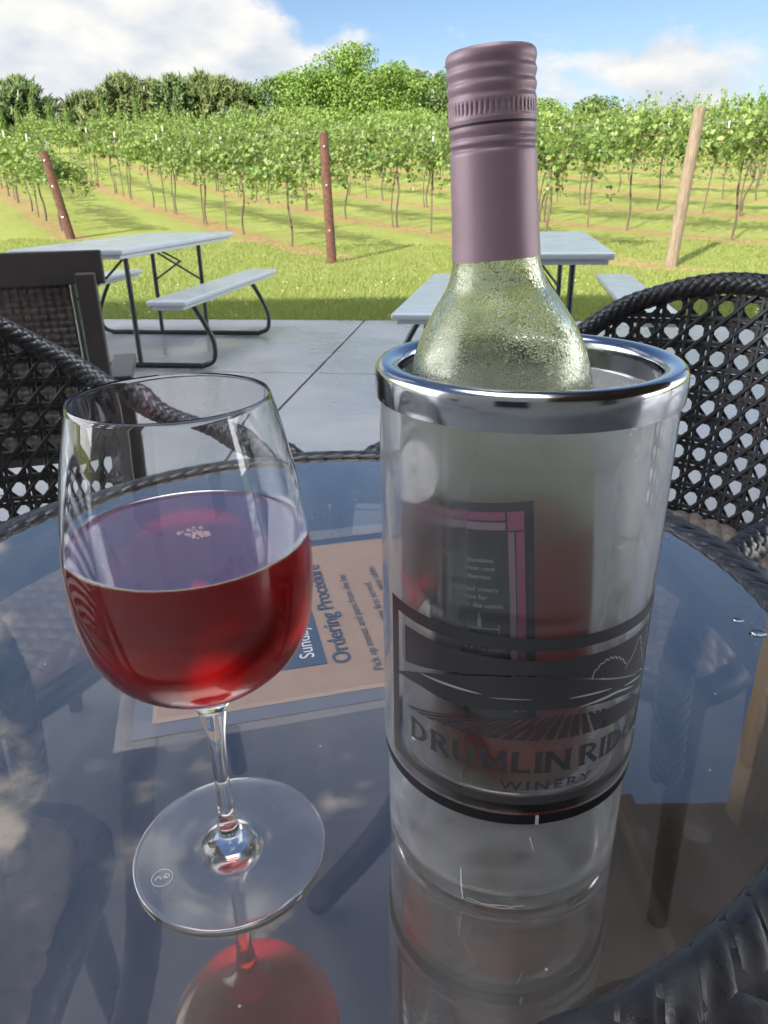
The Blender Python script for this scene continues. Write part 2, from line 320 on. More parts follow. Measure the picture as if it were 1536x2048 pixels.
m_lmauve = Mat('label_mauve', (.70, .42, .58), .45).m
m_ltext = Mat('label_text', (.85, .87, .88), .5).m
m_paper = mat_noisy('salmon_paper', (.23, .165, .14), (.25, .185, .155), 40, .8)
m_paperblue = Mat('paper_blue', (.045, .07, .12), .6).m
m_paperlight = Mat('paper_light_text', (.55, .52, .55), .6).m
M = Mat('clear_tape', (.6, .55, .52), .25); t = M.n('ShaderNodeBsdfTransparent'); M.mixshader(.93, t); m_tape = M.m
M = Mat('etch', (.8, .82, .86), .4); m_etch = M.m
m_roofwood = mat_noisy('stained_boards', (.10, .065, .04), (.15, .10, .06), 6, .7, stretch=(8, .5, 1))
m_siding = mat_noisy('house_siding', (.52, .49, .46), (.58, .55, .52), 3, .8)
M = Mat('window_dark', (.02, .025, .03), .08); m_win = M.m

# concrete, damp
M = Mat('concrete', (.33, .33, .32), .5); v = M.coord('Object')
f = M.noise(3.0, 7, .62, v); f2 = M.noise(160, 3, .6, v); f3 = M.noise(.7, 4, .6, v, .5)
c = M.mix(M.rng(f, .3, .7, 0, 1), (.22, .23, .24), (.27, .28, .287))
c = M.mix(M.rng(f2, .30, .42, .55, 0), c, (.19, .19, .19))
c = M.mix(M.rng(f3, .45, .62, 0, .5), c, (.17, .178, .187))
M.color(c); M.rough(M.rng(f3, .40, .62, .46, .16)); M.bump(f2, .12, .002); m_conc = M.m

# ------------------------------------------------------------------ mesh helpers
def tag(o, label=None, cat=None, group=None, kind=None):
    if label: o['label'] = label
    if cat: o['category'] = cat
    if group: o['group'] = group
    if kind: o['kind'] = kind
    return o
def empty(name, loc=(0, 0, 0), rz=0, label=None, cat=None, group=None):
    o = bpy.data.objects.new(name, None); col.objects.link(o); o.location = loc; o.rotation_euler = (0, 0, rz)
    o.empty_display_size = .05
    return tag(o, label, cat, group)
def link(name, me, parent=None, mat=None):
    o = bpy.data.objects.new(name, me); col.objects.link(o)
    if parent is not None: o.parent = parent
    if mat is not None:
        me.materials.clear(); me.materials.append(mat)
    return o
def pyd(name, verts, faces, smooth=False):
    me = bpy.data.meshes.new(name); me.from_pydata([tuple(map(float, v)) for v in verts], [], faces); me.update()
    if smooth: me.polygons.foreach_set('use_smooth', [True] * len(me.polygons))
    return me
class MB:
    """collects shapes; build() links them as one mesh object"""
    def __init__(s): s.v = []; s.f = []
    def add(s, v, f):
        k = len(s.v); s.v += [tuple(map(float, p)) for p in v]; s.f += [tuple(i + k for i in q) for q in f]
    def box(s, c, size, rot=None):
        x, y, z = [a / 2 for a in size]
        p = [Vector((a, b, d)) for a in (-x, x) for b in (-y, y) for d in (-z, z)]
        if rot is not None: p = [rot @ q for q in p]
        p = [q + Vector(c) for q in p]
        s.add(p, [(0, 1, 3, 2), (4, 6, 7, 5), (0, 4, 5, 1), (2, 3, 7, 6), (0, 2, 6, 4), (1, 5, 7, 3)])
    def tube(s, pts, r, n=10, caps=True, flat=1.0, twist=None):
        pts = [Vector(p) for p in pts]; m = len(pts)
        rr = r if hasattr(r, '__len__') else [r] * m
        ring = []; prev = None
        for i, p in enumerate(pts):
            t = (pts[min(i + 1, m - 1)] - pts[max(i - 1, 0)]).normalized()
            if prev is None:
                a = Vector((0, 0, 1)) if abs(t.z) < .9 else Vector((1, 0, 0)); u = t.cross(a).normalized()
            else: u = (prev - t * prev.dot(t)).normalized()
            prev = u; w_ = t.cross(u)
            ring.append([p + (u * math.cos(2 * math.pi * j / n) + w_ * math.sin(2 * math.pi * j / n) * flat) * rr[i] for j in range(n)])
        v = [q for g in ring for q in g]; f = []
        for i in range(m - 1):
            for j in range(n):
                a = i * n + j; b = i * n + (j + 1) % n
                f.append((a, b, b + n, a + n))
        if caps:
            f.append(tuple(range(n - 1, -1, -1))); f.append(tuple((m - 1) * n + j for j in range(n)))
        s.add(v, f)
    def lathe(s, prof, n=64, closed=False, mod=None):
        """profile [(r,z)] turned about z; closed joins the last point to the first"""
        v = []; f = []; P0 = list(prof); prof = []
        for i, a_ in enumerate(P0):
            prof.append(a_)
            if mod is None and (closed or i < len(P0) - 1):
                b_ = P0[(i + 1) % len(P0)]; d_ = math.hypot(b_[0] - a_[0], b_[1] - a_[1])
                if .006 < d_ < .6:
                    for q in (.0004 / d_, 1 - .0004 / d_): prof.append((a_[0] + (b_[0] - a_[0]) * q, a_[1] + (b_[1] - a_[1]) * q))
        m = len(prof); s.prof = prof
        for i, (r, z) in enumerate(prof):
            for j in range(n):
                a = 2 * math.pi * j / n; q = r if mod is None else r + mod(i, a)
                v.append((q * math.cos(a), q * math.sin(a), z))
        for i in range(m if closed else m - 1):
            i2 = (i + 1) % m
            for j in range(n):
                j2 = (j + 1) % n; f.append((i * n + j, i * n + j2, i2 * n + j2, i2 * n + j))
        if not closed:
            f.append(tuple(range(n - 1, -1, -1))); f.append(tuple((m - 1) * n + j for j in range(n)))
        s.add(v, f)
    def build(s, name, mat, parent=None, smooth=False, bevel=0, angle=None, seg=2):
        me = pyd(name, s.v, s.f, smooth)
        if smooth:
            bm = bmesh.new(); bm.from_mesh(me); bmesh.ops.recalc_face_normals(bm, faces=bm.faces)
            for e in bm.edges:
                if len(e.link_faces) == 2 and e.calc_face_angle(0) > R_(angle or 50): e.smooth = False
            bm.to_mesh(me); bm.free()
        else:
            bm = bmesh.new(); bm.from_mesh(me); bmesh.ops.recalc_face_normals(bm, faces=bm.faces)
            if bevel:
                ed = [e for e in bm.edges if len(e.link_faces) == 2 and e.calc_face_angle(0) > R_(30)]
                bmesh.ops.bevel(bm, geom=ed, offset=bevel, segments=seg, affect='EDGES', profile=.5, clamp_overlap=True)
            bm.to_mesh(me); bm.free()
        return link(name, me, parent, mat)
def spline(pts, n=8):
    """Catmull-Rom through the points"""
    P = [Vector(p) for p in pts]; P = [P[0] * 2 - P[1]] + P + [P[-1] * 2 - P[-2]]; out = []
    for i in range(1, len(P) - 2):
        for k in range(n):
            t = k / n; a, b, c, d = P[i - 1:i + 3]
            out.append(.5 * ((2 * b) + (c - a) * t + (2 * a - 5 * b + 4 * c - d) * t * t + (-a + 3 * b - 3 * c + d) * t ** 3))
    out.append(P[-2]); return out
def text_mesh(body, size=1., spacing=1., offset=0., align='LEFT'):
    cu = bpy.data.curves.new('txt', 'FONT'); cu.body = body; cu.size = size; cu.space_character = spacing; cu.offset = offset
    cu.align_x = align; cu.resolution_u = 4; cu.fill_mode = 'FRONT'
    o = bpy.data.objects.new('txt', cu); col.objects.link(o)
    dg = bpy.context.evaluated_depsgraph_get(); me = bpy.data.meshes.new_from_object(o.evaluated_get(dg))
    v = np.array([tuple(x.co) for x in me.vertices]).reshape(-1, 3); f = [tuple(p.vertices) for p in me.polygons]
    bpy.data.objects.remove(o); bpy.data.curves.remove(cu); bpy.data.meshes.remove(me)
    return v, f

# ------------------------------------------------------------------ the ground
RDIR = np.array([-.499, .867]); PDIR = np.array([.867, .499])       # along the vine rows, across them
def ground_z(x, y):
    x = np.asarray(x, float); y = np.asarray(y, float)
    D = np.hypot(x, y); e = np.clip(D - 11.5, 0, None)
    z = .05 * e + .0012 * e ** 2
    zc = .05 * 37 + .0012 * 37 ** 2; sl = .05 + .0024 * 37
    z = np.where(D > 48.5, zc + sl * 9 * (1 - np.exp(-(D - 48.5) / 9)) - .004 * (D - 48.5), z)
    z = z + .02 * np.sin(x * .9 + 1) * np.cos(y * .7) * np.clip((D - 9) / 4, 0, 1)
    return z - .035
EDGE_P = np.array([0., 6.545]); EDGE_D = np.array([5.08, -.71]) / np.hypot(5.08, .71); EDGE_N = np.array([.71, 5.08]) / np.hypot(5.08, .71)
xs = np.concatenate([np.linspace(-400, -60, 18)[:-1], np.linspace(-60, 60, 121), np.linspace(60, 400, 18)[1:]])
ys = np.concatenate([np.linspace(-60, 4, 10)[:-1], np.linspace(4, 60, 113), np.linspace(60, 700, 30)[1:]])
X, Y = np.meshgrid(xs, ys); Zg = ground_z(X, Y)
Zg = np.where(Y < 5.2, -.16, Zg)
nx = len(xs); idx = np.arange(nx * len(ys)).reshape(len(ys), nx)
fc_ = np.stack([idx[:-1, :-1], idx[:-1, 1:], idx[1:, 1:], idx[1:, :-1]], -1).reshape(-1, 4)
me = pyd('ground', np.stack([X, Y, Zg], -1).reshape(-1, 3), [tuple(q) for q in fc_.tolist()], True)
M = Mat('turf_and_soil', (.1, .14, .03), .95, spec=.1)
tc2 = M.n('ShaderNodeTexCoord'); pos = tc2.outputs['Object']
def dotp(vec):
    q = M.n('ShaderNodeVectorMath', operation='DOT_PRODUCT'); M.l(pos, q.inputs[0]); q.inputs[1].default_value = vec; return q.outputs['Value']
tt = dotp((PDIR[0], PDIR[1], 0)); ss = dotp((RDIR[0], RDIR[1], 0))
v = M.coord('Object')
wob = M.math('MULTIPLY', M.math('SUBTRACT', M.noise(1.3, 5, .65, v), .5), .9)
ph = M.math('FRACT', M.math('DIVIDE', M.math('ADD', M.math('SUBTRACT', tt, 2.56 - 1.6), wob), 3.2))
dist = M.math('ABSOLUTE', M.math('SUBTRACT', ph, .5))
strip = M.rng(dist, .06, .15, 1, 0, True)
start = M.rng(M.math('ADD', M.math('ADD', ss, M.math('MULTIPLY', tt, 1.5)), M.math('MULTIPLY', wob, 1.5)), 19.6, 21.0, 0, 1, True)
strip = M.math('MULTIPLY', M.math('MULTIPLY', strip, start), M.rng(M.noise(2.2, 6, .7, v), .36, .56, .25, 1.))
g1 = M.noise(.55, 5, .6, v); g2 = M.noise(9, 6, .7, v); g3 = M.noise(60, 3, .7, v)
grass = M.ramp(M.math('ADD', M.math('MULTIPLY', g2, .5), M.math('MULTIPLY', g3, .5)), [(.30, (.10, .135, .03)), (.5, (.19, .222, .055)), (.72, (.31, .31, .12))])
grass = M.mix(M.rng(g1, .48, .72, 0, .5), grass, (.26, .25, .10))
soil = M.ramp(M.math('ADD', M.math('MULTIPLY', g3, .5), M.math('MULTIPLY', g2, .5)), [(.32, (.10, .06, .032)), (.5, (.27, .18, .09)), (.7, (.42, .30, .16))])
M.color(M.mix(strip, grass, soil)); M.bump(M.math('ADD', g3, M.math('MULTIPLY', g2, .6)), .8, .03); m_ground = M.m
g = link('ground', me, None, m_ground); tag(g, kind='structure')

# patio: real slabs with open joints
mb = MB(); W_, Lj = 3.07, 2.08
ang = math.atan2(EDGE_D[1], EDGE_D[0]); rz = Matrix.Rotation(ang, 3, 'Z')
jx = (np.array([-.136, 6.555]) - EDGE_P) @ EDGE_D                       # a joint along the edge direction
rows = [(0, 2.06), (2.06, 4.14), (4.14, 6.22), (6.22, 8.3), (8.3, 12.4)]
for i in range(-4, 5):
    for a, b in rows:
        u0 = jx + i * W_; c2 = EDGE_P + EDGE_D * (u0 + W_ / 2) - EDGE_N * ((a + b) / 2)
        mb.box((c2[0], c2[1], -.06), (W_ - .015, (b - a) - .015, .12), rz)
po = mb.build('patio', m_conc, None, bevel=.004); tag(po, kind='structure')
mb = MB(); c2 = EDGE_P - EDGE_N * 6.2; mb.box((c2[0], c2[1], -.075), (27.5, 12.35, .10), rz)
po = mb.build('patio_bed', mat_noisy('joint_dirt', (.06, .055, .05), (.09, .08, .07), 20, .9), None); tag(po, kind='structure')

# grass blades where the lawn is near enough to show them
def blade_field(n, ymax, seed, h0, wd):
    r = np.random.default_rng(seed)
    u = r.uniform(-8.5, 9.5, n); d = (ymax * r.random(n) ** 1.5)
    p = EDGE_P[None] + EDGE_D[None] * u[:, None] + EDGE_N[None] * (d[:, None] - .025)
    keep = np.abs(p[:, 0]) < p[:, 1] * .62 + .4
    p = p[keep]; n = len(p); z = ground_z(p[:, 0], p[:, 1]) - .005
    t = p @ PDIR; s = p @ RDIR
    ds = np.abs(((t - (2.56 - 1.6)) / 3.2) % 1 - .5); bare = (ds < .12) & (s + 1.5 * t > 20.3) & (r.random(n) < .8)
    p = p[~bare]; z = z[~bare]; n = len(p)
    a = r.uniform(0, 2 * np.pi, n); h = h0 * r.uniform(.5, 1.35, n); lean = r.normal(0, .45, (n, 2)) * h[:, None]
    w2 = wd * r.uniform(.7, 1.3, n)
    dx = np.stack([np.cos(a), np.sin(a)], 1) * w2[:, None]
    V = np.zeros((n, 3, 3)); V[:, 0, :2] = p - dx; V[:, 1, :2] = p + dx; V[:, 0, 2] = z; V[:, 1, 2] = z
    V[:, 2, :2] = p + lean; V[:, 2, 2] = z + h
    return V.reshape(-1, 3)
def tri_mesh(name, V):
    n = len(V) // 3; me = bpy.data.meshes.new(name)
    me.vertices.add(len(V)); me.vertices.foreach_set('co', V.astype(np.float32).ravel())
    me.loops.add(len(V)); me.loops.foreach_set('vertex_index', np.arange(len(V), dtype=np.int32))
    me.polygons.add(n); me.polygons.foreach_set('loop_start', np.arange(0, len(V), 3, dtype=np.int32)); me.polygons.foreach_set('loop_total', np.full(n, 3, np.int32))
    me.update(calc_edges=True); me.validate(); return me
V = np.concatenate([blade_field(150000, 1.6, 1, .065, .004), blade_field(170000, 8., 2, .05, .006)])
m_blade = leaf_mat('grass_blade', (.10, .15, .03), (.18, .228, .05), (.29, .295, .11), (.22, .29, .06), .3, .6, .6)
go = link('grass', tri_mesh('grass', V), None, m_blade)
tag(go, 'short mown green grass between the patio and the vine rows', 'grass', kind='stuff')

r9 = np.random.default_rng(9); fm = MB()
for i in range(150):
    u_, d_ = r9.uniform(-7, 8), 3.2 * r9.random() ** 1.3 + .05; p = EDGE_P + EDGE_D * u_ + EDGE_N * d_; z_ = float(ground_z(p[0], p[1])) + r9.uniform(.045, .075); q = r9.uniform(.005, .009)
    fm.add([(p[0] + q * a_, p[1] + q * b_, z_ + q * c_) for a_, b_, c_ in ((1, 0, 0), (-1, 0, 0), (0, 1, 0), (0, -1, 0), (0, 0, .9), (0, 0, -.9))], [(0, 2, 4), (2, 1, 4), (1, 3, 4), (3, 0, 4), (2, 0, 5), (1, 2, 5), (3, 1, 5), (0, 3, 5)])
co = fm.build('clover_flowers', m_white, None); tag(co, 'tiny white clover flowers scattered in the near grass', 'clover', kind='stuff')

# ------------------------------------------------------------------ house and porch roof behind and over the camera (they shade the patio)
hs = empty('house', (0, -3.0, 0), 0, 'two storey pale house standing behind the table, shading the patio', 'house')
mb = MB(); mb.box((0, -2, 4.1), (26, 4, 8.2)); mb.build('wall', m_siding, hs)
mb = MB(); mb.box((0, -2, 8.35), (27, 5, .3)); mb.build('roof', m_roofwood, hs)
for x in (-6, -1.2, 3.6):
    mb = MB(); mb.box((x, .02, 1.5), (1.5, .06, 1.7)); mb.build('window', m_win, hs, bevel=.01)
rf = empty('porch_roof', (0, 0, 0), 0, 'brown boarded porch roof over the right half of the table', 'roof')
mb = MB(); mb.box((3.6, -.40, 2.72), (6.6, 5.2, .14)); mb.build('roof_deck', m_roofwood, rf, bevel=.01)
for x in np.arange(.9, 6.9, .8):
    mb = MB(); mb.box((x, -.40, 2.60), (.06, 5.1, .10)); mb.build('rafter', m_roofwood, rf)
mb = MB(); mb.box((1.36, 2.10, 1.325), (.11, .11, 2.65)); mb.build('post', mat_noisy('tan_timber', (.24, .17, .10), (.34, .25, .16), 9, .7, stretch=(4, 4, .3)), rf, bevel=.008)
for x in (6.6,):
    mb = MB(); mb.box((x, 2.0, 1.325), (.14, .14, 2.65)); mb.build('post', m_roofwood, rf, bevel=.01)

# ------------------------------------------------------------------ table
TZ = 0.7193; TC = Vector((-.0506, .5119, 0)); TR = .347
table = empty('glass_table', (TC.x, TC.y, 0), 0, 'round glass topped table with braided black wicker rim', 'table')
mb = MB(); n = 128; v = []; th = .006
ring0 = [(math.cos(2 * math.pi * i / n) * TR, math.sin(2 * math.pi * i / n) * TR) for i in range(n)]
me = pyd('glass_top', [(x, y, TZ) for x, y in ring0] + [(x * 1.004, y * 1.004, TZ - th) for x, y in ring0],
         [tuple(range(n)), tuple(range(2 * n - 1, n - 1, -1))] + [(i, i + n, (i + 1) % n + n, (i + 1) % n) for i in range(n)])
me.materials.append(m_tglass); me.materials.append(m_tglass2)
for p in me.polygons: p.material_index = 0 if p.index == 0 else 1
link('glass_top', me, table)
def braided_ring(prof_fn, R0, nseg, nring, amp, m1, m2, path=None):
    """band with a herringbone of raised strips; prof_fn(a) gives (dr, dz, lift) round the section"""
    pass
def weave_h(u, v):
    """height of a plain over-under weave at strip coordinates u, v (unit = one strip)"""
    cu, cv = np.floor(u), np.floor(v); fu, fv = u - cu - .5, v - cv - .5
    over = ((cu + cv) % 2) == 0
    a = np.where(over, np.cos(np.pi * fu) ** .35 * (.62 + .38 * np.cos(np.pi * fv)), np.cos(np.pi * fv) ** .35 * (.62 + .38 * np.cos(np.pi * fu)))
    return a
def band_mesh(name, pathfn, nu, sec, amp, su, sv, skew=0., closed=True):
    """sweeps section points sec (offset a along normal-out, b up) along path; displaces with a weave"""
    sec = np.array(sec, float); ns = len(sec)
    d = np.diff(sec, axis=0); sl_ = np.r_[0, np.cumsum(np.hypot(d[:, 0], d[:, 1]))]
    tn = np.gradient(sec, axis=0); tn /= np.linalg.norm(tn, axis=1)[:, None]; nn = np.stack([tn[:, 1], -tn[:, 0]], 1)
    V = []; F = []
    for i in range(nu):
        p, out, upv, s = pathfn(i / nu if closed else i / (nu - 1))
        h = weave_h(s / su + skew * sl_ / sv, sl_ / sv - skew * s / su) * amp
        q = sec + nn * h[:, None]
        for a, b in q: V.append(np.array(p) + np.array(out) * a + np.array(upv) * b)
    for i in range(nu if closed else nu - 1):
        i2 = (i + 1) % nu
        for j in range(ns - 1): F.append((i * ns + j, i2 * ns + j, i2 * ns + j + 1, i * ns + j + 1))
    return pyd(name, V, F, True)
def tpath(t):
    a = 2 * math.pi * t
    return (0, 0, TZ), (math.cos(a), math.sin(a), 0), (0, 0, 1), a * .375
# rim section: lip beside the glass, rounded shoulder, outer apron
k = np.linspace(0, 1, 34)
sec = spline([(.3455, -.010), (.3465, .0015), (.353, .0035), (.366, .002), (.380, -.004), (.391, -.016), (.396, -.032), (.394, -.050), (.388, -.060)], 6)
sec = [(p[0], p[1]) for p in [Vector((a[0], a[1], 0)) for a in sec]][::-1]
me = band_mesh('rim', tpath, 1500, sec, .0036, .0380, .0150, .5)
me = band_mesh('rim', tpath, 256, sec, .0, .0380, .0150, .5); rim = link('rim', me, table, m_wick)
sa = np.array(sec)[::-1]; sl2 = np.r_[0, np.cumsum(np.hypot(*np.diff(sa, axis=0).T))]; SL = sl2[-1]
tn2 = np.gradient(sa, axis=0); tn2 /= np.linalg.norm(tn2, axis=1)[:, None]; nn2 = np.stack([-tn2[:, 1], tn2[:, 0]], 1)
if nn2[len(nn2) // 2, 1] < 0: nn2 = -nn2
NSB = 104; per = 2 * math.pi * .372 / NSB; adv = 4.5 * per; wv = MB()
for sg in (1, -1):
    for k in range(NSB):
        rows_ = []; jt = random.uniform(-.07, .07) * per; wd = random.uniform(.92, 1.04)
        for i in range(27):
            f_ = .04 + .96 * i / 26; d_ = f_ * SL; base = (k + .25 * sg) * per + sg * (f_ - .5) * adv + jt
            lift = .0012 + sg * .0008 * math.cos(math.pi / 2 * (2 * adv * (f_ - .5) / per + .5))
            row = []
            for q, dr in ((-.5, -.0006), (-.3, .0003), (0, .0005), (.3, .0003), (.5, -.0006)):
                a = (base + q * per * .92 * wd) / .372
                o_ = np.array([np.interp(d_, sl2, sa[:, 0]), np.interp(d_, sl2, sa[:, 1])]) + np.array([np.interp(d_, sl2, nn2[:, 0]), np.interp(d_, sl2, nn2[:, 1])]) * (lift + dr)
                row.append((o_[0] * math.cos(a), o_[0] * math.sin(a), TZ + o_[1]))
            rows_.append(row)
        wv.add([q for r_w in rows_ for q in r_w], [(i * 5 + j, i * 5 + j + 1, i * 5 + j + 6, i * 5 + j + 5) for i in range(26) for j in range(4)])
wv.build('rim_braid', m_wick, rim, True, angle=80)
mb = MB()
pts = [(.3478 * math.cos(a), .3478 * math.sin(a), TZ + .0012) for a in np.linspace(0, 2 * math.pi, 181)]
mb.tube(pts, .0022, 8, False); mb.build('edge_trim', m_wick, table, True)
mb = MB(); mb.lathe([(.342, TZ - .012), (.388, TZ - .012), (.388, TZ - .058), (.342, TZ - .058)], 96, True); mb.build('frame_ring', m_wick, table)
for i in range(4):
    a = R_(-64 + 90 * i)
    P = spline([(r_ * math.cos(a + R_(t_)), r_ * math.sin(a + R_(t_)), z_) for r_, t_, z_ in ((.345, 0, TZ - .05), (.335, 14, .60), (.27, 34, .42), (.235, 52, .24), (.30, 76, .012))], 16)
    mb = MB(); m_ = len(P)
    mb.tube(P, [.019 + .0016 * (j % 2) for j in range(m_)], 12); mb.build('leg', m_wrap, table, True, angle=80)
if 0:
  mb = MB(); pts = [(.205 * math.cos(a), .205 * math.sin(a), .36) for a in np.linspace(0, 2 * math.pi, 73)]; mb.tube(pts, .012, 10, False); mb.build('brace_ring', m_wick, table, True)

# ------------------------------------------------------------------ menu sheet taped to the glass
e1 = Vector((.136, .032, 0)).normalized(); e2 = Vector((-e1.y, e1.x, 0)); SH = Vector((-.146, .366, TZ))
sheet = empty('information_sheet', SH, math.atan2(e1.y, e1.x), 'salmon printed information sheet with blue lettering taped flat on the glass table', 'paper sheet')
def flat(name, x0, x1, y0, y1, z, mat, th=.0003):
    m_ = MB(); m_.box(((x0 + x1) / 2, (y0 + y1) / 2, z - th / 2), (x1 - x0, y1 - y0, th)); return m_.build(name, mat, sheet)
flat('border', -.012, .292, -.012, .236, .0006, m_paperblue)
flat('paper', 0, .280, 0, .2215, .0010, m_paper)
flat('heading_panel', .030, .116, .035, .180, .0014, m_paperblue)
tp = MB()
for x0, x1, y0, y1 in ((-.021, .305, -.022, .003), (-.021, .003, -.0215, .245), (-.021, .305, .232, .252)):
    tp.box(((x0 + x1) / 2, (y0 + y1) / 2, .0019), (x1 - x0, y1 - y0, .0002))
# ragged corner of tape
tp.add([(.004, -.022, .0019), (.03, -.022, .0019), (.028, -.027, .0019), (.024, -.025, .0019), (.020, -.031, .0019), (.012, -.030, .0019), (.008, -.025, .0019)], [tuple(range(7))])
tp.build('tape', m_tape, sheet)
def sheet_text(name, body, x, y, size, mat, off=0., sp=1.):
    v, f = text_mesh(body, size, sp, off)
    # baseline runs up the sheet (+y), letters lean to -x
    v2 = np.stack([x - v[:, 1], y + v[:, 0], np.full(len(v), .00165)], 1)
    return link(name, pyd(name, v2, f), sheet, mat)
sheet_text('heading', 'Ordering Procedure', .1330, .0325, .0182, m_paperblue, .0003)
sheet_text('line_of_text', 'Pick up menus and pens from the bar.', .1520, .018, .0094, m_paperblue)
sheet_text('line_of_text', 'Seating is first come first served.', .1700, .018, .0094, m_paperblue)
sheet_text('line_of_text', 'wine tables.', .1790, .125, .0094, m_paperblue)
sheet_text('line_of_text', 'Sunday............', .1085, .044, .0150, m_paperlight)
sheet_text('line_of_text', 'Saturday..........', .0880, .044, .0150, m_paperlight)

# ------------------------------------------------------------------ wine glass
wg = empty('wine_glass', (-.07967, .27135, TZ + .0006), 0, 'stemmed wine glass half full of red wine', 'wine glass')
outer = [(.0463, 0.0), (.0468, .0009), (.0463, .0020), (.040, .0021), (.026, .0023), (.0145, .0034), (.0078, .0090), (.0048, .018), (.0038, .028), (.0035, .045), (.0036, .058), (.0042, .070), (.0055, .080), (.0075, .0885), (.0125, .0965), (.0215, .1035), (.0325, .1115), (.0405, .1195), (.0455, .1285), (.0483, .1400), (.0495, .1540), (.0493, .1680), (.0480, .1800), (.0458, .1940), (.0430, .2090), (.0402, .2215), (.0376, .2310)]
def smooth_prof(pr, n=5):
    return [(max(p[0], 1e-5), p[1]) for p in spline([(a, b, 0) for a, b in pr], n)]
op = smooth_prof(outer, 5)
inner0 = [(.0368, .2311), (.0392, .2215), (.0420, .2090), (.0448, .1940), (.0470, .1800), (.0483, .1680), (.0485, .1540), (.0472, .1400), (.0443, .1290), (.0392, .1205), (.0312, .1128), (.0200, .1055), (.0100, .1010), (.0001, .0995)]
ip = smooth_prof(inner0, 5)
mb = MB(); mb.lathe([(.0001, 0.0)] + op + [(.0372, .23155)] + ip, 128, True); mb.build('bowl_and_stem', m_glass, wg, True, angle=45)
zs = .1735
wi = [(r + .00012, z) for r, z in ip[::-1] if z < zs - .0015]
rw = np.interp(zs, [z for r, z in ip[::-1]], [r for r, z in ip[::-1]])
mb = MB(); mb.lathe([(.0001, .0994)] + wi[1:] + [(rw + .00010, zs + .0006), (rw - .0008, zs + .0001), (rw - .003, zs - .0004), (rw * .6, zs - .0004), (.0001, zs - .0004)], 128, False)
wine = mb.build('wine', m_wine, wg, True, angle=60)
# foam of small bubbles near the middle of the surface
mb = MB()
def dome(mb, x, y, z, r, n=10):
    pr = [(r * math.cos(t), r * math.sin(t) * .8) for t in np.linspace(0, 1.45, 5)]
    m2 = MB(); m2.lathe(pr, n); mb.add([(a + x, b + y, c + z) for a, b, c in m2.v], m2.f)
placed = []
for i in range(400):
    a, r, q = random.uniform(0, 6.28), abs(random.gauss(0, .0024)), random.uniform(.0005, .0011)
    x_, y_ = .0026 + r * math.cos(a) * 1.2, .0015 + r * math.sin(a)
    if all(math.hypot(x_ - p[0], y_ - p[1]) > .86 * (q + p[2]) for p in placed) and len(placed) < 26:
        placed.append((x_, y_, q)); dome(mb, x_, y_, zs - .0004, q)
foam = mb; mb = MB()
for i in range(26):
    a = random.uniform(-2.6, -.3); r = rw - .0009
    dome(mb, r * math.cos(a), r * math.sin(a), zs, random.uniform(.0002, .0004), 6)
M = Mat('bubble_film', (.9, .9, .95), .05, trans=0, spec=.8); t = M.n('ShaderNodeBsdfTransparent'); fc = facing(M); M.mixshader(M.rng(fc, .1, .9, .85, .2), t); M.b.inputs['Base Color'].default_value = (.72, .66, .70, 1); m_bub = M.m
eb = mb.build('edge_bubbles', m_bub, wine, True); eb['kind'] = 'stuff'; foam.build('foam', m_bub, wine, True)
# tiny etched maker mark on the foot
mb = MB(); pts = [(.0048 * math.cos(a), .0048 * math.sin(a), 0) for a in np.linspace(0, 2 * math.pi, 41)]; mb.tube(pts, .00011, 5, False)
mb.tube(spline([(.0008, .0016, 0), (.0026, .0022, 0), (.0030, .0006, 0), (.0012, -.0002, 0), (.0006, .0008, 0), (.0022, .0006, 0)], 6), .00013, 5)
mb.tube(spline([(-.0030, -.0018, 0), (-.0024, .0002, 0), (-.0012, .0004, 0), (-.0006, -.0008, 0), (-.0002, .0000, 0)], 6), .00013, 5)
em = mb.build('etched_mark', m_etch, wg); em.location = (-.0285, -.0205, .0042)

# ------------------------------------------------------------------ bottle cooler
CC = Vector((.05774, .28965, TZ + .0005))
cool = empty('bottle_cooler', CC, 0, 'clear acrylic bottle cooler with steel rim and dark printed winery emblem', 'wine cooler')
def shell(ro, ri, z0, z1, zfloor=None, rd=.0015, n=128):
    if zfloor is None:
        return [(ri, z0), (ro, z0), (ro, z1), (ri, z1)]
    return [(.0001, z0), (ro - rd, z0), (ro - rd * .3, z0 + rd * .3), (ro, z0 + rd), (ro, z1), (ri, z1), (ri, zfloor + .006), (ri - .002, zfloor + .002), (ri - .006, zfloor), (.0001, zfloor)]
mb = MB(); mb.lathe(shell(.0590, .0566, .0606, .2270), 128, True); mb.build('outer_wall', m_mist2, cool, True, angle=40)
mb = MB(); mb.lathe(shell(.0505, .0487, .0560, .2270, .0590), 128, True); iw = mb.build('inner_wall', m_frost, cool, True, angle=40)
iw.data.materials.append(m_acryl)
for p in iw.data.polygons:
    c_ = p.center; p.material_index = 0 if (math.hypot(c_.x, c_.y) < .0495 and c_.z > .0585 and c_.z < .2268) else 1
mb = MB(); mb.lathe(shell(.0574, .0545, .0, .0548, .0050, .003), 128, True); mb.build('foot', m_mist, cool, True, angle=40)
mb = MB(); mb.lathe([(.0510, .0550), (.0587, .0550), (.0587, .0604), (.0510, .0604)], 128, True); mb.build('gasket', m_gasket, cool, True, angle=40)
mb = MB(); mb.box((.0587 * math.sin(R_(4)), -.0587 * math.cos(R_(4)), .0577), (.0012, .0012, .0046), Matrix.Rotation(R_(4), 3, 'Z')); mb.build('seam', m_paleprint, cool)
rp_ = smooth_prof([(.0602, .2268), (.0604, .2300), (.0604, .2350), (.0598, .2380), (.0580, .2397), (.0555, .2400), (.0530, .2394), (.0512, .2378), (.0505, .2350), (.0503, .2270)], 5)
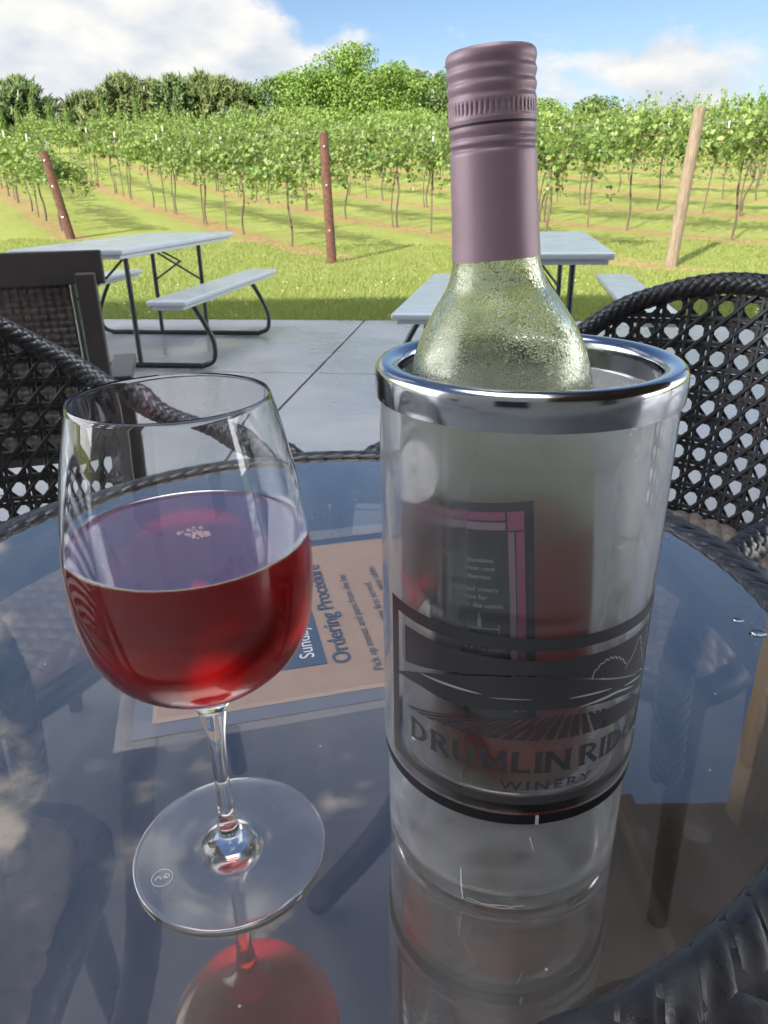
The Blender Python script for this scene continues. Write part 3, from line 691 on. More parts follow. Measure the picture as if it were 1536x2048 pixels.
mb = MB(); mb.lathe(rp_, 160, True); mb.build('steel_rim', m_steel, cool, True, angle=60)
# scratches in the foot
def arc_pt(deg, z, r): a = R_(deg); return (r * math.sin(a), -r * math.cos(a), z)
mb = MB(); mb.tube([arc_pt(-27, .0215, .0576), arc_pt(-26.6, .012, .0576), arc_pt(-25.5, .0035, .0577)], [.0003, .00035, .0002], 5); mb.build('scratch', m_etch, cool)
mb = MB(); mb.tube([arc_pt(2, .0465, .0576), arc_pt(4.2, .0385, .0576)], [.00018, .0001], 5); mb.build('scratch', m_etch, cool)
mb = MB(); mb.tube([arc_pt(x, .0035 + random.uniform(0, .0012), .0573) for x in np.linspace(-24, 2, 14)], .00016, 5)
mb.build('scratch', m_etch, cool)
# printed emblem, wrapped on the outer wall: x = angle in degrees, y = height
RE = .05915
def wrap_poly(mb, pts, r=RE, step=2.0):
    """fills a polygon given in (deg, z) and bends it round the cylinder"""
    bm = bmesh.new()
    P = []
    for (a, b), (c, d) in zip(pts, pts[1:] + pts[:1]):
        k = max(1, int(abs(c - a) / step)); P += [(a + (c - a) * i / k, b + (d - b) * i / k) for i in range(k)]
    vs_ = [bm.verts.new((a * .001, b, 0)) for a, b in P]
    fce = bm.faces.new(vs_); bmesh.ops.triangulate(bm, faces=[fce])
    lo, hi = min(p[0] for p in P), max(p[0] for p in P)
    for cut in np.arange(math.floor(lo / step) * step, hi, step):
        bmesh.ops.bisect_plane(bm, geom=bm.verts[:] + bm.edges[:] + bm.faces[:], plane_co=(cut * .001, 0, 0), plane_no=(1, 0, 0))
    bm.verts.index_update()
    mb.add([arc_pt(x.co.x * 1000, x.co.y, r) for x in bm.verts], [tuple(q.index for q in fc2.verts) for fc2 in bm.faces]); bm.free()
def lerp(c, x):
    return float(np.interp(x, [p[0] for p in c], [p[1] for p in c]))
em = MB()
A = 68
wrap_poly(em, [(-A, .1475), (A, .1475), (A, .1420), (-A, .1420)])
wrap_poly(em, [(-A, .0703), (A, .0703), (A, .0664), (-A, .0664)])
for s in (-1, 1): wrap_poly(em, [(s * A, .1420), (s * (A - 5.5), .1420), (s * (A - 5.5), .0703), (s * A, .0703)])
skyb = [(-57.5, .1198), (-45, .1232), (-33, .1268), (-18, .1300), (-5, .1312), (8, .1302), (21, .1268), (34, .1222), (48, .1168), (57.5, .1146)]
wrap_poly(em, [(-57.5, .1378), (57.5, .1378)] + skyb[::-1])
hill_top = [(-64, .1106), (-57, .1150), (-45, .1208), (-33, .1256), (-18, .1293), (-5, .1306), (8, .1295), (21, .1260), (34, .1213), (48, .1158), (57.5, .1136)]
hill_low = [(-64, .1102), (-57.5, .1118), (-48, .1128), (-36, .1118), (-20, .1132), (-5, .1148), (10, .1146), (22, .1132), (36, .1112), (48, .1082), (57.5, .1050)]
wrap_poly(em, hill_top + hill_low[::-1])
# fan of vine rows under the hills
vp = (16, .1125)
for i in range(21):
    b0 = -57 + i * 5.5; b1 = b0 + 4.1; zb = .0998 - .0022 * (abs((b0 + b1) / 2) / 57) ** 2
    def topx(b): return vp[0] + (b - vp[0]) * .55
    t0, t1 = topx(b0), topx(b1)
    z0 = lerp(hill_low, max(-57, t0)) - .0034 - .010 * max(0, -t0 - 20) / 40 * .3; z1 = lerp(hill_low, max(-57, t1)) - .0030
    if i < 18: wrap_poly(em, [(t0 + .4, z0), (t1, z1), (b1, zb), ((b0 + b1) / 2, zb + .0002), (b0, zb)])
wrap_poly(em, [(24, .1085), (40, .1075), (57.5, .1015), (57.5, .0970), (30, .0988), (26, .1010)])
emb = em.build('emblem', m_print, cool)
# pale lines: field edges and the trees at the right
pl = MB(); RP = .0593
def ribbon(mb, pts, w, r=RP):
    for (a, b), (c, d) in zip(pts, pts[1:]):
        L_ = math.hypot((c - a) * .00103, d - b) + 1e-9; nx_, nz_ = -(d - b) / L_ * w / .00103, (c - a) * .00103 / L_ * w
        mb.add([arc_pt(a - nx_, b - nz_, r), arc_pt(c - nx_, d - nz_, r), arc_pt(c + nx_, d + nz_, r), arc_pt(a + nx_, b + nz_, r)], [(0, 1, 2, 3)])
def lens(mb, a0, a1, c, w, up=0.):
    top = [(x, lerp(c, x) + up + w * math.sin(math.pi * (x - a0) / (a1 - a0)) ** .7) for x in np.linspace(a0, a1, 14)]
    wrap_poly(mb, top + [(x, lerp(c, x) + up) for x in np.linspace(a1, a0, 14)][1:-1], RP)
lens(pl, -49, -20, [(-49, .1190), (-20, .1200)], .0011)
lens(pl, -18, -1, [(-18, .1192), (-1, .1200)], .0004)
lens(pl, 12, 33, [(12, .1192), (33, .1176)], .0009)
lens(pl, 16, 50, [(16, .1136), (36, .1135), (50, .1098)], .0012, .0004)
lens(pl, 40, 57, [(40, .1150), (57, .1110)], .0010)
tree = []
for x in np.linspace(21.4, 39.5, 40):
    k_ = (x - 21.4) / 18; tree.append((x, .1266 + .0080 * math.sin(math.pi * min(1, k_ * 1.02)) ** .6 * (1 - .3 * k_) - .0006 * k_ + .0006 * math.sin(x * 2.6)))
ribbon(pl, tree, .00022)
t2 = [(39.5, .1240), (41, .1262), (43, .1272), (45, .1300), (47, .1335), (48.6, .1352), (49.6, .1330), (50.2, .1312), (51.5, .1300), (50.8, .1282), (52.5, .1265), (54, .1230), (55, .1190)]
ribbon(pl, t2, .00022)
pl.build('emblem_lines', m_paleprint, cool)
# lettering: flared strokes on a unit square
def letter(ch):
    """strokes: (x0,y0,x1,y1,width0,widthmid,width1)"""
    T = .24; t = .16
    S = {'I': ([(.12, 0, .12, 1)], .24), 'L': ([(.12, 0, .12, 1), (.12, .09, .68, .09, 'h')], .70),
         'N': ([(.10, 0, .10, 1), (.10, .96, .86, .04, 'd'), (.86, 0, .86, 1)], .96),
         'M': ([(.10, 0, .14, 1), (.14, .96, .54, .18, 'd'), (.54, .18, .94, .96, 'd'), (.94, 1, .98, 0)], 1.08),
         'E': ([(.12, 0, .12, 1), (.12, .09, .64, .09, 'h'), (.12, .52, .56, .52, 'h'), (.12, .91, .64, .91, 'h')], .68),
         'D': ([(.12, 0, .12, 1)], .92), 'R': ([(.12, 0, .12, 1), (.38, .46, .80, .0, 'd')], .82), 'U': ([(.10, .38, .10, 1), (.76, .38, .76, 1)], .86), 'G': ([(.80, .10, .80, .48), (.55, .46, .90, .46, 'h')], .92)}
    return S[ch]
def add_letter(mb, ch, deg, z, h, rot=0.):
    st, wdt = letter(ch); polys = []
    def stroke(x0, y0, x1, y1, kind='v'):
        dx, dy = x1 - x0, y1 - y0; l_ = math.hypot(dx, dy); nx_, ny_ = -dy / l_, dx / l_
        w0 = {'v': .115, 'h': .075, 'd': .105}[kind]; fl = {'v': .165, 'h': .125, 'd': .11}[kind]
        L1 = []; L2 = []
        for k_, wq in ((0, fl if kind != 'h' else w0), (.14, w0), (.86, w0), (1, fl)):
            L1.append((x0 + dx * k_ + nx_ * wq, y0 + dy * k_ + ny_ * wq)); L2.append((x0 + dx * k_ - nx_ * wq, y0 + dy * k_ - ny_ * wq))
        polys.append(L1 + L2[::-1])
    for q in st: stroke(*q)
    def arc(cx, cy, rx, ry, a0, a1, w0, w1, n=12):
        aa = np.linspace(R_(a0), R_(a1), n)
        for a, b in zip(aa, aa[1:]):
            wa = w0 + (w1 - w0) * abs(math.cos(a)); wb = w0 + (w1 - w0) * abs(math.cos(b))
            polys.append([(cx + (rx + wa) * math.cos(a), cy + (ry + wa * .8) * math.sin(a)), (cx + (rx + wb) * math.cos(b), cy + (ry + wb * .8) * math.sin(b)),
                          (cx + (rx - wb) * math.cos(b), cy + (ry - wb * .8) * math.sin(b)), (cx + (rx - wa) * math.cos(a), cy + (ry - wa * .8) * math.sin(a))])
    if ch == 'D': arc(.22, .5, .54, .42, -90, 90, .07, .12)
    if ch == 'R': arc(.24, .72, .38, .21, -90, 90, .07, .11)
    if ch == 'U': arc(.43, .38, .33, .31, 180, 360, .07, .115)
    if ch == 'G': arc(.50, .5, .40, .43, 45, 345, .07, .115, 18)
    for k_, p in enumerate(polys):
        rr = RE + .00002 * (k_ % 3)
        mb.add([arc_pt(deg + x * h / (R_(1) * RE), z + y * h, rr) for x, y in p], [tuple(range(len(p)))])
    return wdt * h / (R_(1) * RE)
lt = MB(); H_ = .0108
def word(txt, d0, d1, z, h):
    ws = [letter(c_)[1] for c_ in txt]; unit = h / (R_(1) * RE); gap = ((d1 - d0) - sum(ws) * unit) / (len(txt) - 1); x = d0
    for c_, wv in zip(txt, ws): add_letter(lt, c_, x, z, h); x += wv * unit + gap
word('DRUMLIN', -53.5, 15.5, .0832, H_); word('RIDGE', 20.0, 63.0, .0832, H_)
lt.build('lettering', m_print, cool)
v, f = text_mesh('WINERY', .0066, 1.32, .00012)
sc_ = (38.8 * R_(1) * RE) / (v[:, 0].max() - v[:, 0].min()); x0 = v[:, 0].min()
link('small_lettering', pyd('small_lettering', [arc_pt(-12.2 + (p[0] - x0) * sc_ / (R_(1) * RE), .0742 + p[1], RE) for p in v], f), cool, m_print)

# ------------------------------------------------------------------ wine bottle
bot = empty('wine_bottle', (.0578, .2802, TZ + .0600), 0, 'screw capped bottle of rose wine beaded with droplets, mauve capsule, leaning in the cooler', 'bottle')
tilt = math.atan2(.0192, .283); bot.scale = (.978, .978, .990); bot.rotation_euler = (R_(-1.6), -tilt, 0)
bo = [(.0001, .004), (.020, .0015), (.033, .0), (.0362, .0025), (.0375, .008), (.0375, .060), (.0375, .150), (.0371, .165), (.0358, .1765), (.0331, .187), (.0292, .1955), (.0240, .204), (.0192, .211), (.0170, .217), (.0160, .224), (.0150, .245), (.0140, .262), (.0137, .279)]
bi = [(.0095, .279), (.0100, .262), (.0122, .240), (.0138, .223), (.0148, .216), (.0170, .2095), (.0218, .2025), (.0270, .194), (.0308, .185), (.0334, .1745), (.0347, .163), (.0350, .150), (.0350, .060), (.0350, .012), (.0335, .007), (.020, .006), (.0001, .009)]
bop = [bo[0]] + smooth_prof(bo[1:], 5); bip = smooth_prof(bi, 5)
mb = MB(); mb.lathe(bop + bip, 112, True); gb = mb.build('glass_body', m_bottle, bot, True, angle=60)
gb.data.materials.append(m_bglass)                       # droplets only on the outside
ni_ = max(i for i, q in enumerate(mb.prof) if abs(q[0] - .0137) < 1e-6)
for p in gb.data.polygons: p.material_index = 1 if p.index // 112 >= ni_ else 0
LV = .116
wl = [(r + .0001, z) for r, z in bip[::-1] if z < LV and r > .001]
mb = MB(); mb.lathe([(.0001, .0088)] + wl + [(.0351, LV), (.02, LV), (.0001, LV)], 96)
mb.v = [(x, y, z + x * math.tan(tilt) if z > LV - .001 else z) for x, y, z in mb.v]
mb.build('wine', m_wine_b, bot, True, angle=50)
# screw capsule: sleeve, tear line, knurled ring, ridged cap
sl = smooth_prof([(.01665, .2205), (.0162, .2280), (.01585, .2400), (.0156, .2520), (.0155, .2556), (.0149, .2568), (.0149, .2576), (.0155, .2588), (.0152, .2600), (.0149, .2607), (.0155, .2625), (.0155, .2640)], 5)
mb = MB(); mb.lathe([(.0140, .2205)] + sl + [(.0138, .2640)], 160, True); mb.build('sleeve', m_cap, bot, True, angle=60)
mb = MB(); mb.lathe([(.0136, .2640), (.01525, .2640), (.01525, .2650), (.0136, .2650)], 96, True); mb.build('tear_line', m_capdark, bot, True)
cp_ = smooth_prof([(.0155, .2649), (.01565, .2662), (.0155, .2672), (.0155, .2712), (.0155, .2722), (.0151, .2736), (.0155, .2752), (.0156, .2764), (.0151, .2778), (.0155, .2794), (.0157, .2806), (.0152, .2822), (.0156, .2838), (.0157, .2848), (.0154, .2862), (.0145, .2872), (.0130, .2875)], 5)
def knurl(i, a):
    z = cp_[min(max(i - 1, 0), len(cp_) - 1)][1]
    return -.00045 * (1 if math.sin(52 * a) > .45 else 0) if .2678 < z < .2708 else 0
mb = MB(); mb.lathe([(.0138, .2649)] + cp_ + [(.0001, .2876)], 312, False, knurl); mb.build('cap', m_cap, bot, True, angle=60)
# back label, pasted round the bottle
lab_rz = R_(0)
def lab_mesh(name, a0, a1, z0, z1, r, mat, parent, step=3.):
    m_ = MB(); aa = np.linspace(a0, a1, max(2, int(abs(a1 - a0) / step)))
    for a, b in zip(aa, aa[1:]): m_.add([arc_pt(a, z0, r), arc_pt(b, z0, r), arc_pt(b, z1, r), arc_pt(a, z1, r)], [(0, 1, 2, 3)])
    return m_.build(name, mat, parent)
lab = lab_mesh('label', -112, 9.5, .040, .1375, .03765, m_lblack, bot)
def lab_bar(a0, a1, z0, z1, mat): return lab_mesh('border_bar', a0, a1, z0, z1, .03772, mat, lab)
lab_bar(-108, -6.5, .1305, .1338, m_lpink); lab_bar(-5.5, 4.0, .1262, .1338, m_lpink)
lab_bar(-108, -6.5, .1266, .1296, m_lmauve); lab_bar(-.8, 4.0, .044, .1256, m_lpink); lab_bar(-5.2, -1.6, .044, .1256, m_lmauve)
lab_bar(-80, -77, .1266, .1338, m_ltext)
def lab_text(body, end, z, size, mat=m_ltext, sp=1.03, align='end'):
    v, f = text_mesh(body, size, sp, .00004); w_ = v[:, 0].max(); d_ = R_(1) * .03772
    o_ = (end - w_ / d_) if align == 'end' else end
    return link('label_text', pyd('label_text', [arc_pt(o_ + p[0] / d_, z + p[1], .03773) for p in v], f), lab, mat)
T0 = .1130; S0 = .00285
lab_text('in the village of Waunakee,', -13.2, T0, S0); lab_text('refreshing, sweet rosé', -13.2, T0 - .0036, S0); lab_text('with mixed strawberries.', -15, T0 - .0072, S0)
lab_text('A family owned and operated winery', -11.5, T0 - .0126, S0); lab_text('hand crafted wine for', -18, T0 - .0162, S0); lab_text('on the Road in the scenic', -9.0, T0 - .0198, S0)
lab_text('meadow', -38, T0 + .0064, .0036, m_lpink)
lab_text('PRODUCED AND BOTTLED BY THE WINERY', -7.5, T0 - .0395, .0020, m_lmauve); lab_text('CONTAINS SULFITES TO THE CONSUMER', -7.2, T0 - .0455, .0020); lab_text('NOT DRINK ALCOHOLIC BEVERAGES', -7.2, T0 - .0485, .0020)
mb = MB()
for a0, a1, z0, z1 in ((-58, -12, .0835, .0840), (-12.2, -11.6, .0818, .0857), (-35.6, -35, .0820, .0855), (-58.4, -57.8, .0818, .0857), (-24.6, -22.4, .0845, .0885), (-23.9, -23.1, .0885, .0905)):
    for a, b in zip(np.linspace(a0, a1, 8), np.linspace(a0, a1, 8)[1:]): mb.add([arc_pt(a, z0, .03774), arc_pt(b, z0, .03774), arc_pt(b, z1, .03774), arc_pt(a, z1, .03774)], [(0, 1, 2, 3)])
mb.build('sweetness_scale', m_ltext, lab)
lab_text('SWEET', -19, .0795, .0021)

# water drops standing on the glass
m_drop = glass('water', (1, 1, 1), 0, 1.33).m
for k_, (x, y, r, l_) in enumerate(((.272, .456, .0045, 'larger clear water drop on the glass beside the right wicker rim'), (.2655, .474, .003, 'smaller clear water drop on the glass behind the larger drop'))):
    mb = MB(); dome(mb, 0, 0, 0, r, 24); mb.v = [(a * 1.5, b, c * .45) for a, b, c in mb.v]
    o = mb.build('water_drop', m_drop, None, True); o.location = (x, y, TZ + .0004); tag(o, l_, 'water drop', 'water drops on the glass table')

# ------------------------------------------------------------------ black wicker tub chairs
ZPROF = ([0, 25, 45, 70, 90], [.715, .768, .822, .862, .870])
def wicker_chair(loc, F, label, arm=.42, seat_front=.27, cane=True):
    rz = math.atan2(F[1], F[0]); ch = empty('wicker_chair', (loc[0], loc[1], 0), rz, label, 'chair', 'black wicker chairs round the glass table')
    Rr = .257
    # rim: far arm tip -> back -> near arm tip (local +x is the way the chair faces)
    side = [(.0, .715), (.10, .682), (.20, .668), (.30, .664), (arm - .05, .660), (arm - .005, .635), (arm + .018, .57), (arm + .012, .49), (arm, .43)]
    if arm < .3: side = [(.0, .715), (arm * .4, .69), (arm * .8, .672), (arm, .64), (arm + .012, .57), (arm, .45)]
    left = [Vector((x, Rr + .012 * math.sin(min(1, x / .3) * math.pi), z)) for x, z in side]
    back = [Vector((-Rr * math.sin(R_(d)), Rr * math.cos(R_(d)), float(np.interp(min(d, 180 - d), *ZPROF)))) for d in range(15, 180, 15)]
    rightp = [Vector((p.x, -p.y, p.z)) for p in left]
    path = spline(left[::-1] + back + rightp, 20)
    core = MB(); core.tube(path, .0150, 12); core.build('rim_core', m_wick, ch, True)
    strands = MB(); rail = []; s = 0; prev = Vector((0, 1, 0))
    for i, p in enumerate(path):
        t = (path[min(i + 1, len(path) - 1)] - path[max(i - 1, 0)]).normalized()
        if i: s += (p - path[i - 1]).length
        u = (prev - t * prev.dot(t)).normalized(); prev = u; rail.append((p, t, u, t.cross(u), s))
    NS = 6; om = 2 * math.pi / .105
    for sg in (1, -1):
        for k in range(NS):
            P_ = []; jit = random.uniform(-.10, .10)
            for p, t, u, w_, s in rail:
                a = 2 * math.pi * k / NS + sg * om * s + jit * math.sin(s * 9 + k); rr = .0168 + sg * .0009 * math.cos(NS * om * s)
                ds = Vector(); row = []
                for q, dr in ((-.0052, -.0006), (-.0026, .0004), (0, .0007), (.0026, .0004), (.0052, -.0006)):
                    # across the strand: half along the rim, half round it
                    aa = a - sg * q * .70 / .0168; row.append(p + t * (q * .70) + (u * math.cos(aa) + w_ * math.sin(aa)) * (rr + dr))
                P_.append(row)
            v_ = [q for r_w in P_ for q in r_w]; f_ = [(i * 5 + j, i * 5 + j + 1, i * 5 + j + 6, i * 5 + j + 5) for i in range(len(P_) - 1) for j in range(4)]
            strands.add(v_, f_)
    strands.build('braided_rim', m_wick, ch, True, angle=80)
    path_done = True
    # (plain core below the strands)
    n = 40; m_ = 0; V = []; Fc = []; s = 0; prev = None
    for i, p in enumerate(path[:0]):
        t = (path[min(i + 1, m_ - 1)] - path[max(i - 1, 0)]).normalized()
        if i: s += (p - path[i - 1]).length
        if prev is None: prev = Vector((0, 1, 0))
        u = (prev - t * prev.dot(t)).normalized(); prev = u; w_ = t.cross(u)
        ph_ = np.arange(n) / n
        h = weave_h(s / .026 + ph_ * 4, ph_ * 8 - s / .030)
        for j in range(n):
            a = 2 * math.pi * j / n; r = .0158 + .0030 * h[j]
            V.append(p + (u * math.cos(a) + w_ * math.sin(a)) * r)
    for i in range(m_ - 1):
        for j in range(n): a = i * n + j; b = i * n + (j + 1) % n; Fc.append((a, b, b + n, a + n))
    # open cane back between rim and seat
    if cane:
        z0 = .44; P = .043; U = math.pi * Rr; Hh = .43
        def surf(u, v, off):
            d = u / U * 180; zt = float(np.interp(min(d, 180 - d), *ZPROF)); k_ = min(1, (v) / max(zt - z0, .01))
            r = Rr * (.86 + .14 * k_) + off; return (-r * math.sin(R_(d)), r * math.cos(R_(d)), z0 + v)
        def top(u): d = u / U * 180; return float(np.interp(min(d, 180 - d), *ZPROF)) - z0
        mb = MB()
        def strand(u0, v0, du, dv, L_, off, w_):
            u0 += random.uniform(-.0007, .0007); v0 += random.uniform(-.0007, .0007); w_ *= random.uniform(.94, 1.08); wa, wb = random.uniform(0, 6), random.uniform(14, 30)
            k_ = int(L_ / .011); run = []
            def flush():
                if len(run) > 2:
                    A_ = []; 
                    for (uu, vv) in run:
                        wx, wv = -dv * w_, du * w_
                        A_.append([surf(uu + wx * .55, vv + wv * .55, off - .0013), surf(uu - wx * .55, vv - wv * .55, off - .0013), surf(uu - wx, vv - wv, off), surf(uu - wx * .55, vv - wv * .55, off + .0013), surf(uu + wx * .55, vv + wv * .55, off + .0013), surf(uu + wx, vv + wv, off)])
                    vv_ = [q for a in A_ for q in a]; ff = []
                    for i in range(len(A_) - 1):
                        for j in range(6): a = i * 6 + j; b = i * 6 + (j + 1) % 6; ff.append((a, b, b + 6, a + 6))
                    mb.add(vv_, ff)
                run.clear()
            for i in range(k_ + 1):
                uu = u0 + du * L_ * i / k_ + .0005 * math.sin(wa + wb * L_ * i / k_) * dv; vv = v0 + dv * L_ * i / k_ + .0005 * math.sin(wa + wb * L_ * i / k_) * du
                if 0 <= uu <= U and -.01 <= vv <= top(uu) + .012: run.append((uu, vv))
                else: flush()
            flush()
        for i in range(int(U / P) + 2):
            for e_ in (-.122, .122): strand((i + .5 + e_) * P, -.01, 0, 1, Hh + .03, -.0018 + .0036 * (e_ > 0), .0041)
        for i in range(int(Hh / P) + 2):
            for e_ in (-.122, .122): strand(0, (i + .5 + e_) * P, 1, 0, U, .0018 - .0036 * (e_ > 0), .0041)
        q = 1 / math.sqrt(2); nd = int((U + Hh) / P) + 4
        for i in range(-12, nd):
            strand((i + .5) * P - .0, 0, q, q, Hh / q + .02, .0042, .0036)
            strand((i + .5) * P, 0, -q, q, Hh / q + .02, -.0042, .0036)
        mb.build('cane_back', m_wick, ch)
    # woven seat
    nu, nv = 190, 180; V = []; Fc = []; su = .030
    gx = np.linspace(-.23, seat_front, nu); gy = np.linspace(-1, 1, nv)
    for x in gx:
        hw = .235 if x > -.02 else math.sqrt(max(.0004, .235 ** 2 - (x + .02) ** 2 * 1.2))
        hw *= 1 - .25 * max(0, (x - seat_front + .07) / .07) ** 2
        y = gy * hw; h = weave_h(np.full(nv, x / su) + .5 * y / su, y / su - .5 * x / su)
        dz = -.05 * np.abs(gy) ** 8 - .035 * max(0, (x - seat_front + .05) / .05) ** 2
        for yy, zz in zip(y, .450 + .009 * h + dz): V.append((x, yy, zz))
    for i in range(nu - 1):
        for j in range(nv - 1): a = i * nv + j; Fc.append((a, a + nv, a + nv + 1, a + 1))
    link('woven_seat', pyd('woven_seat', V, Fc, True), ch, m_seat)
    mb = MB(); pts = [(-.21, -.12, .415), (-.1, -.215, .415), (seat_front - .03, -.215, .415), (seat_front - .01, 0, .413), (seat_front - .03, .215, .415), (-.1, .215, .415), (-.21, .12, .415), (-.21, -.12, .415)]
    mb.tube(spline(pts, 6), .02, 10); mb.build('seat_frame', m_wick, ch, True)
    for x, y, ox in ((seat_front - .04, .205, .015), (seat_front - .04, -.205, .015), (-.14, .17, -.05), (-.14, -.17, -.05)):
        mb = MB(); mb.tube([(x, y, .42), (x + ox * .4, y * 1.02, .2), (x + ox, y * 1.06, 0.0)], [.019, .017, .015], 12); mb.build('leg', m_wick, ch, True)
    return ch
wicker_chair((-.61, 1.05), (.85, -.52), 'black wicker tub chair behind the wine glass, its arm sweeping down to the table')
wicker_chair((.43, 1.10), (-.72, -.69), 'black wicker tub chair behind the bottle cooler, its cane back full of round holes')
wicker_chair((-.575, .335), (1, .12), 'black wicker chair whose woven seat shows through the glass below the wine glass', .14, .30)

# ------------------------------------------------------------------ brown lounge chair beyond the left wicker chair
bc = empty('lounge_chair', (-.765, 2.0, 0), R_(15), 'brown framed lounge chair with dark woven back, seen from behind', 'chair')
def bbox(name, c, s, m_, rot=None, bevel=.004):
    q = MB(); q.box(c, s, rot); return q.build(name, m_, bc, bevel=bevel)
W2 = .64
for x in (0, -W2): bbox('back_post', (x, 0, .428), (.050, .045, .856 - .03), m_brown)
bbox('top_rail', (-W2 / 2 - .0, .036, .852), (W2 + .09, .026, .085), m_brown, Matrix.Rotation(R_(-4), 3, 'X'))
for x in (.022, -W2 - .022):
    bbox('armrest', (x + .02 * (1 if x > 0 else -1), .185, .550), (.066, .33, .026), m_brown); bbox('front_leg', (x, .30, .268), (.046, .046, .535), m_brown)
bbox('seat_slab', (-W2 / 2, .20, .36), (W2 - .05, .26, .10), m_brown)
# woven back panel
nu, nv = 150, 110; V = []; Fc = []
gx = np.linspace(-W2 + .045, -.052, nu); gz = np.linspace(.36, .815, nv)
for x in gx:
    h = weave_h(np.full(nv, x / .022), gz / .018)
    for z, hh in zip(gz, h): V.append((x, .048 - .014 * hh, z))
for i in range(nu - 1):
    for j in range(nv - 1): a = i * nv + j; Fc.append((a, a + nv, a + nv + 1, a + 1))
link('woven_back', pyd('woven_back', V, Fc, True), bc, m_brownwick)
mb = MB(); mb.tube([(gx[0], .05, .818), (gx[-1], .05, .818)], .008, 8); mb.build('back_trim', m_brownwick, bc, True)
bbox('back_board', (-W2 / 2, .062, .59), (W2 - .10, .010, .44), m_brownwick, None, .001)

# ------------------------------------------------------------------ picnic tables
def picnic_table(x, y, th, label):
    pt = empty('picnic_table', (x, y, 0), th, label, 'picnic table', 'folding picnic tables on the patio')
    L_, W2, BO, BI, zt, zb = 1.92, .355, .695, .455, .75, .468
    def slab(name, y0, y1, z, t):
        q = MB(); q.box((0, (y0 + y1) / 2, z - t / 2), (L_, y1 - y0, t)); o = q.build(name, m_picnic, pt, bevel=.012, seg=3)
        q = MB(); q.box((0, (y0 + y1) / 2, z - t - .012), (L_ - .05, (y1 - y0) - .05, .022)); q.build('underframe', m_picnic, o, bevel=.004); return o
    slab('tabletop', -W2, W2, zt, .034)
    for s in (-1, 1):
        slab('bench', *sorted((s * BI, s * BO)), zb, .034)
        xe = s * .60
        q = MB(); P = []
        pts = [(xe, -.575, zb - .05), (xe, -.60, zb - .09), (xe, -.655, .28), (xe, -.70, .17), (xe, -.69, .06), (xe, -.62, .020), (xe, -.5, .017), (xe, .5, .017), (xe, .62, .020), (xe, .69, .06), (xe, .70, .17), (xe, .655, .28), (xe, .60, zb - .09), (xe, .575, zb - .05)]
        q.tube(spline(pts, 6), .0165, 12)
        fr = q.build('end_frame', m_frame, pt, True)
        for yy in (-.19, .19):
            q = MB(); q.tube([(xe, yy, .02), (xe, yy, zt - .05)], .016, 12); q.build('upright', m_frame, fr, True)
        q = MB(); q.tube([(xe, .19, .42), (xe - s * .02, -.04, .56), (xe - s * .42, -.02, zt - .06)], .008, 8); q.tube([(xe, -.19, .42), (xe - s * .42, .02, zt - .06)], .008, 8); q.build('brace', m_frame, fr, True)
        q = MB()
        q.box((xe, 0, .006), (.020, 1.0, .008)); q.build('foot_strip', m_frame, fr)
    return pt
picnic_table(-1.66, 5.40, 1.420, 'grey picnic table beyond the wine glass, both legs of its right bench in full view')
picnic_table(.905, 4.56, 1.392, 'grey picnic table whose near end shows either side of the wine bottle')
# ------------------------------------------------------------------ foliage tools
LEAF = np.array([(0, -.06), (.30, -.20), (.50, .12), (.33, .22), (.36, .58), (.14, .52), (0, .92)])
def leaf_cloud(name, C, Nrm, Dn, size, shape='grape', fold=.18, seed=0):
    """many separate leaves: centre C, blade normal Nrm, tip direction Dn, size; returns mesh"""
    n = len(C); Nrm = Nrm / np.linalg.norm(Nrm, axis=1)[:, None]
    Dn = Dn - Nrm * (Dn * Nrm).sum(1)[:, None]; Dn /= np.linalg.norm(Dn, axis=1)[:, None] + 1e-9
    S = np.cross(Nrm, Dn)
    if shape == 'grape':
        half = LEAF; m = len(half)
        pts = np.concatenate([half, np.stack([-half[1:-1, 0], half[1:-1, 1]], 1)])      # m + m-2
        up_ = np.abs(pts[:, 0]) * fold - .10 * pts[:, 1] ** 2
        f1 = list(range(m)); f2 = [0] + [m - 1] + list(range(2 * m - 3, m - 1, -1))
        faces = [f1, f2]
    else:
        pts = np.array([(0, -.5), (.32, -.1), (0, .55), (-.32, -.1)]) if shape == 'oval' else np.array([(-.07, -.5), (.07, -.5), (.09, .1), (0, .75), (-.09, .1)])
        up_ = np.abs(pts[:, 0]) * fold; faces = [list(range(len(pts)))]
    k = len(pts)
    V = C[:, None] + (S[:, None] * pts[None, :, :1] + Dn[:, None] * pts[None, :, 1:] + Nrm[:, None] * up_[None, :, None]) * size[:, None, None]
    V = V.reshape(-1, 3)
    li = np.concatenate([np.concatenate([np.array(f) for f in faces])[None] + k * np.arange(n)[:, None]]).ravel().astype(np.int32)
    tot = np.tile(np.array([len(f) for f in faces], np.int32), n); st = np.concatenate([[0], np.cumsum(tot)[:-1]]).astype(np.int32)
    me = bpy.data.meshes.new(name)
    me.vertices.add(len(V)); me.vertices.foreach_set('co', V.astype(np.float32).ravel())
    me.loops.add(len(li)); me.loops.foreach_set('vertex_index', li)
    me.polygons.add(len(tot)); me.polygons.foreach_set('loop_start', st); me.polygons.foreach_set('loop_total', tot)
    me.update(calc_edges=True); me.validate(); return me
def unit(a): return a / (np.linalg.norm(a, axis=1)[:, None] + 1e-9)

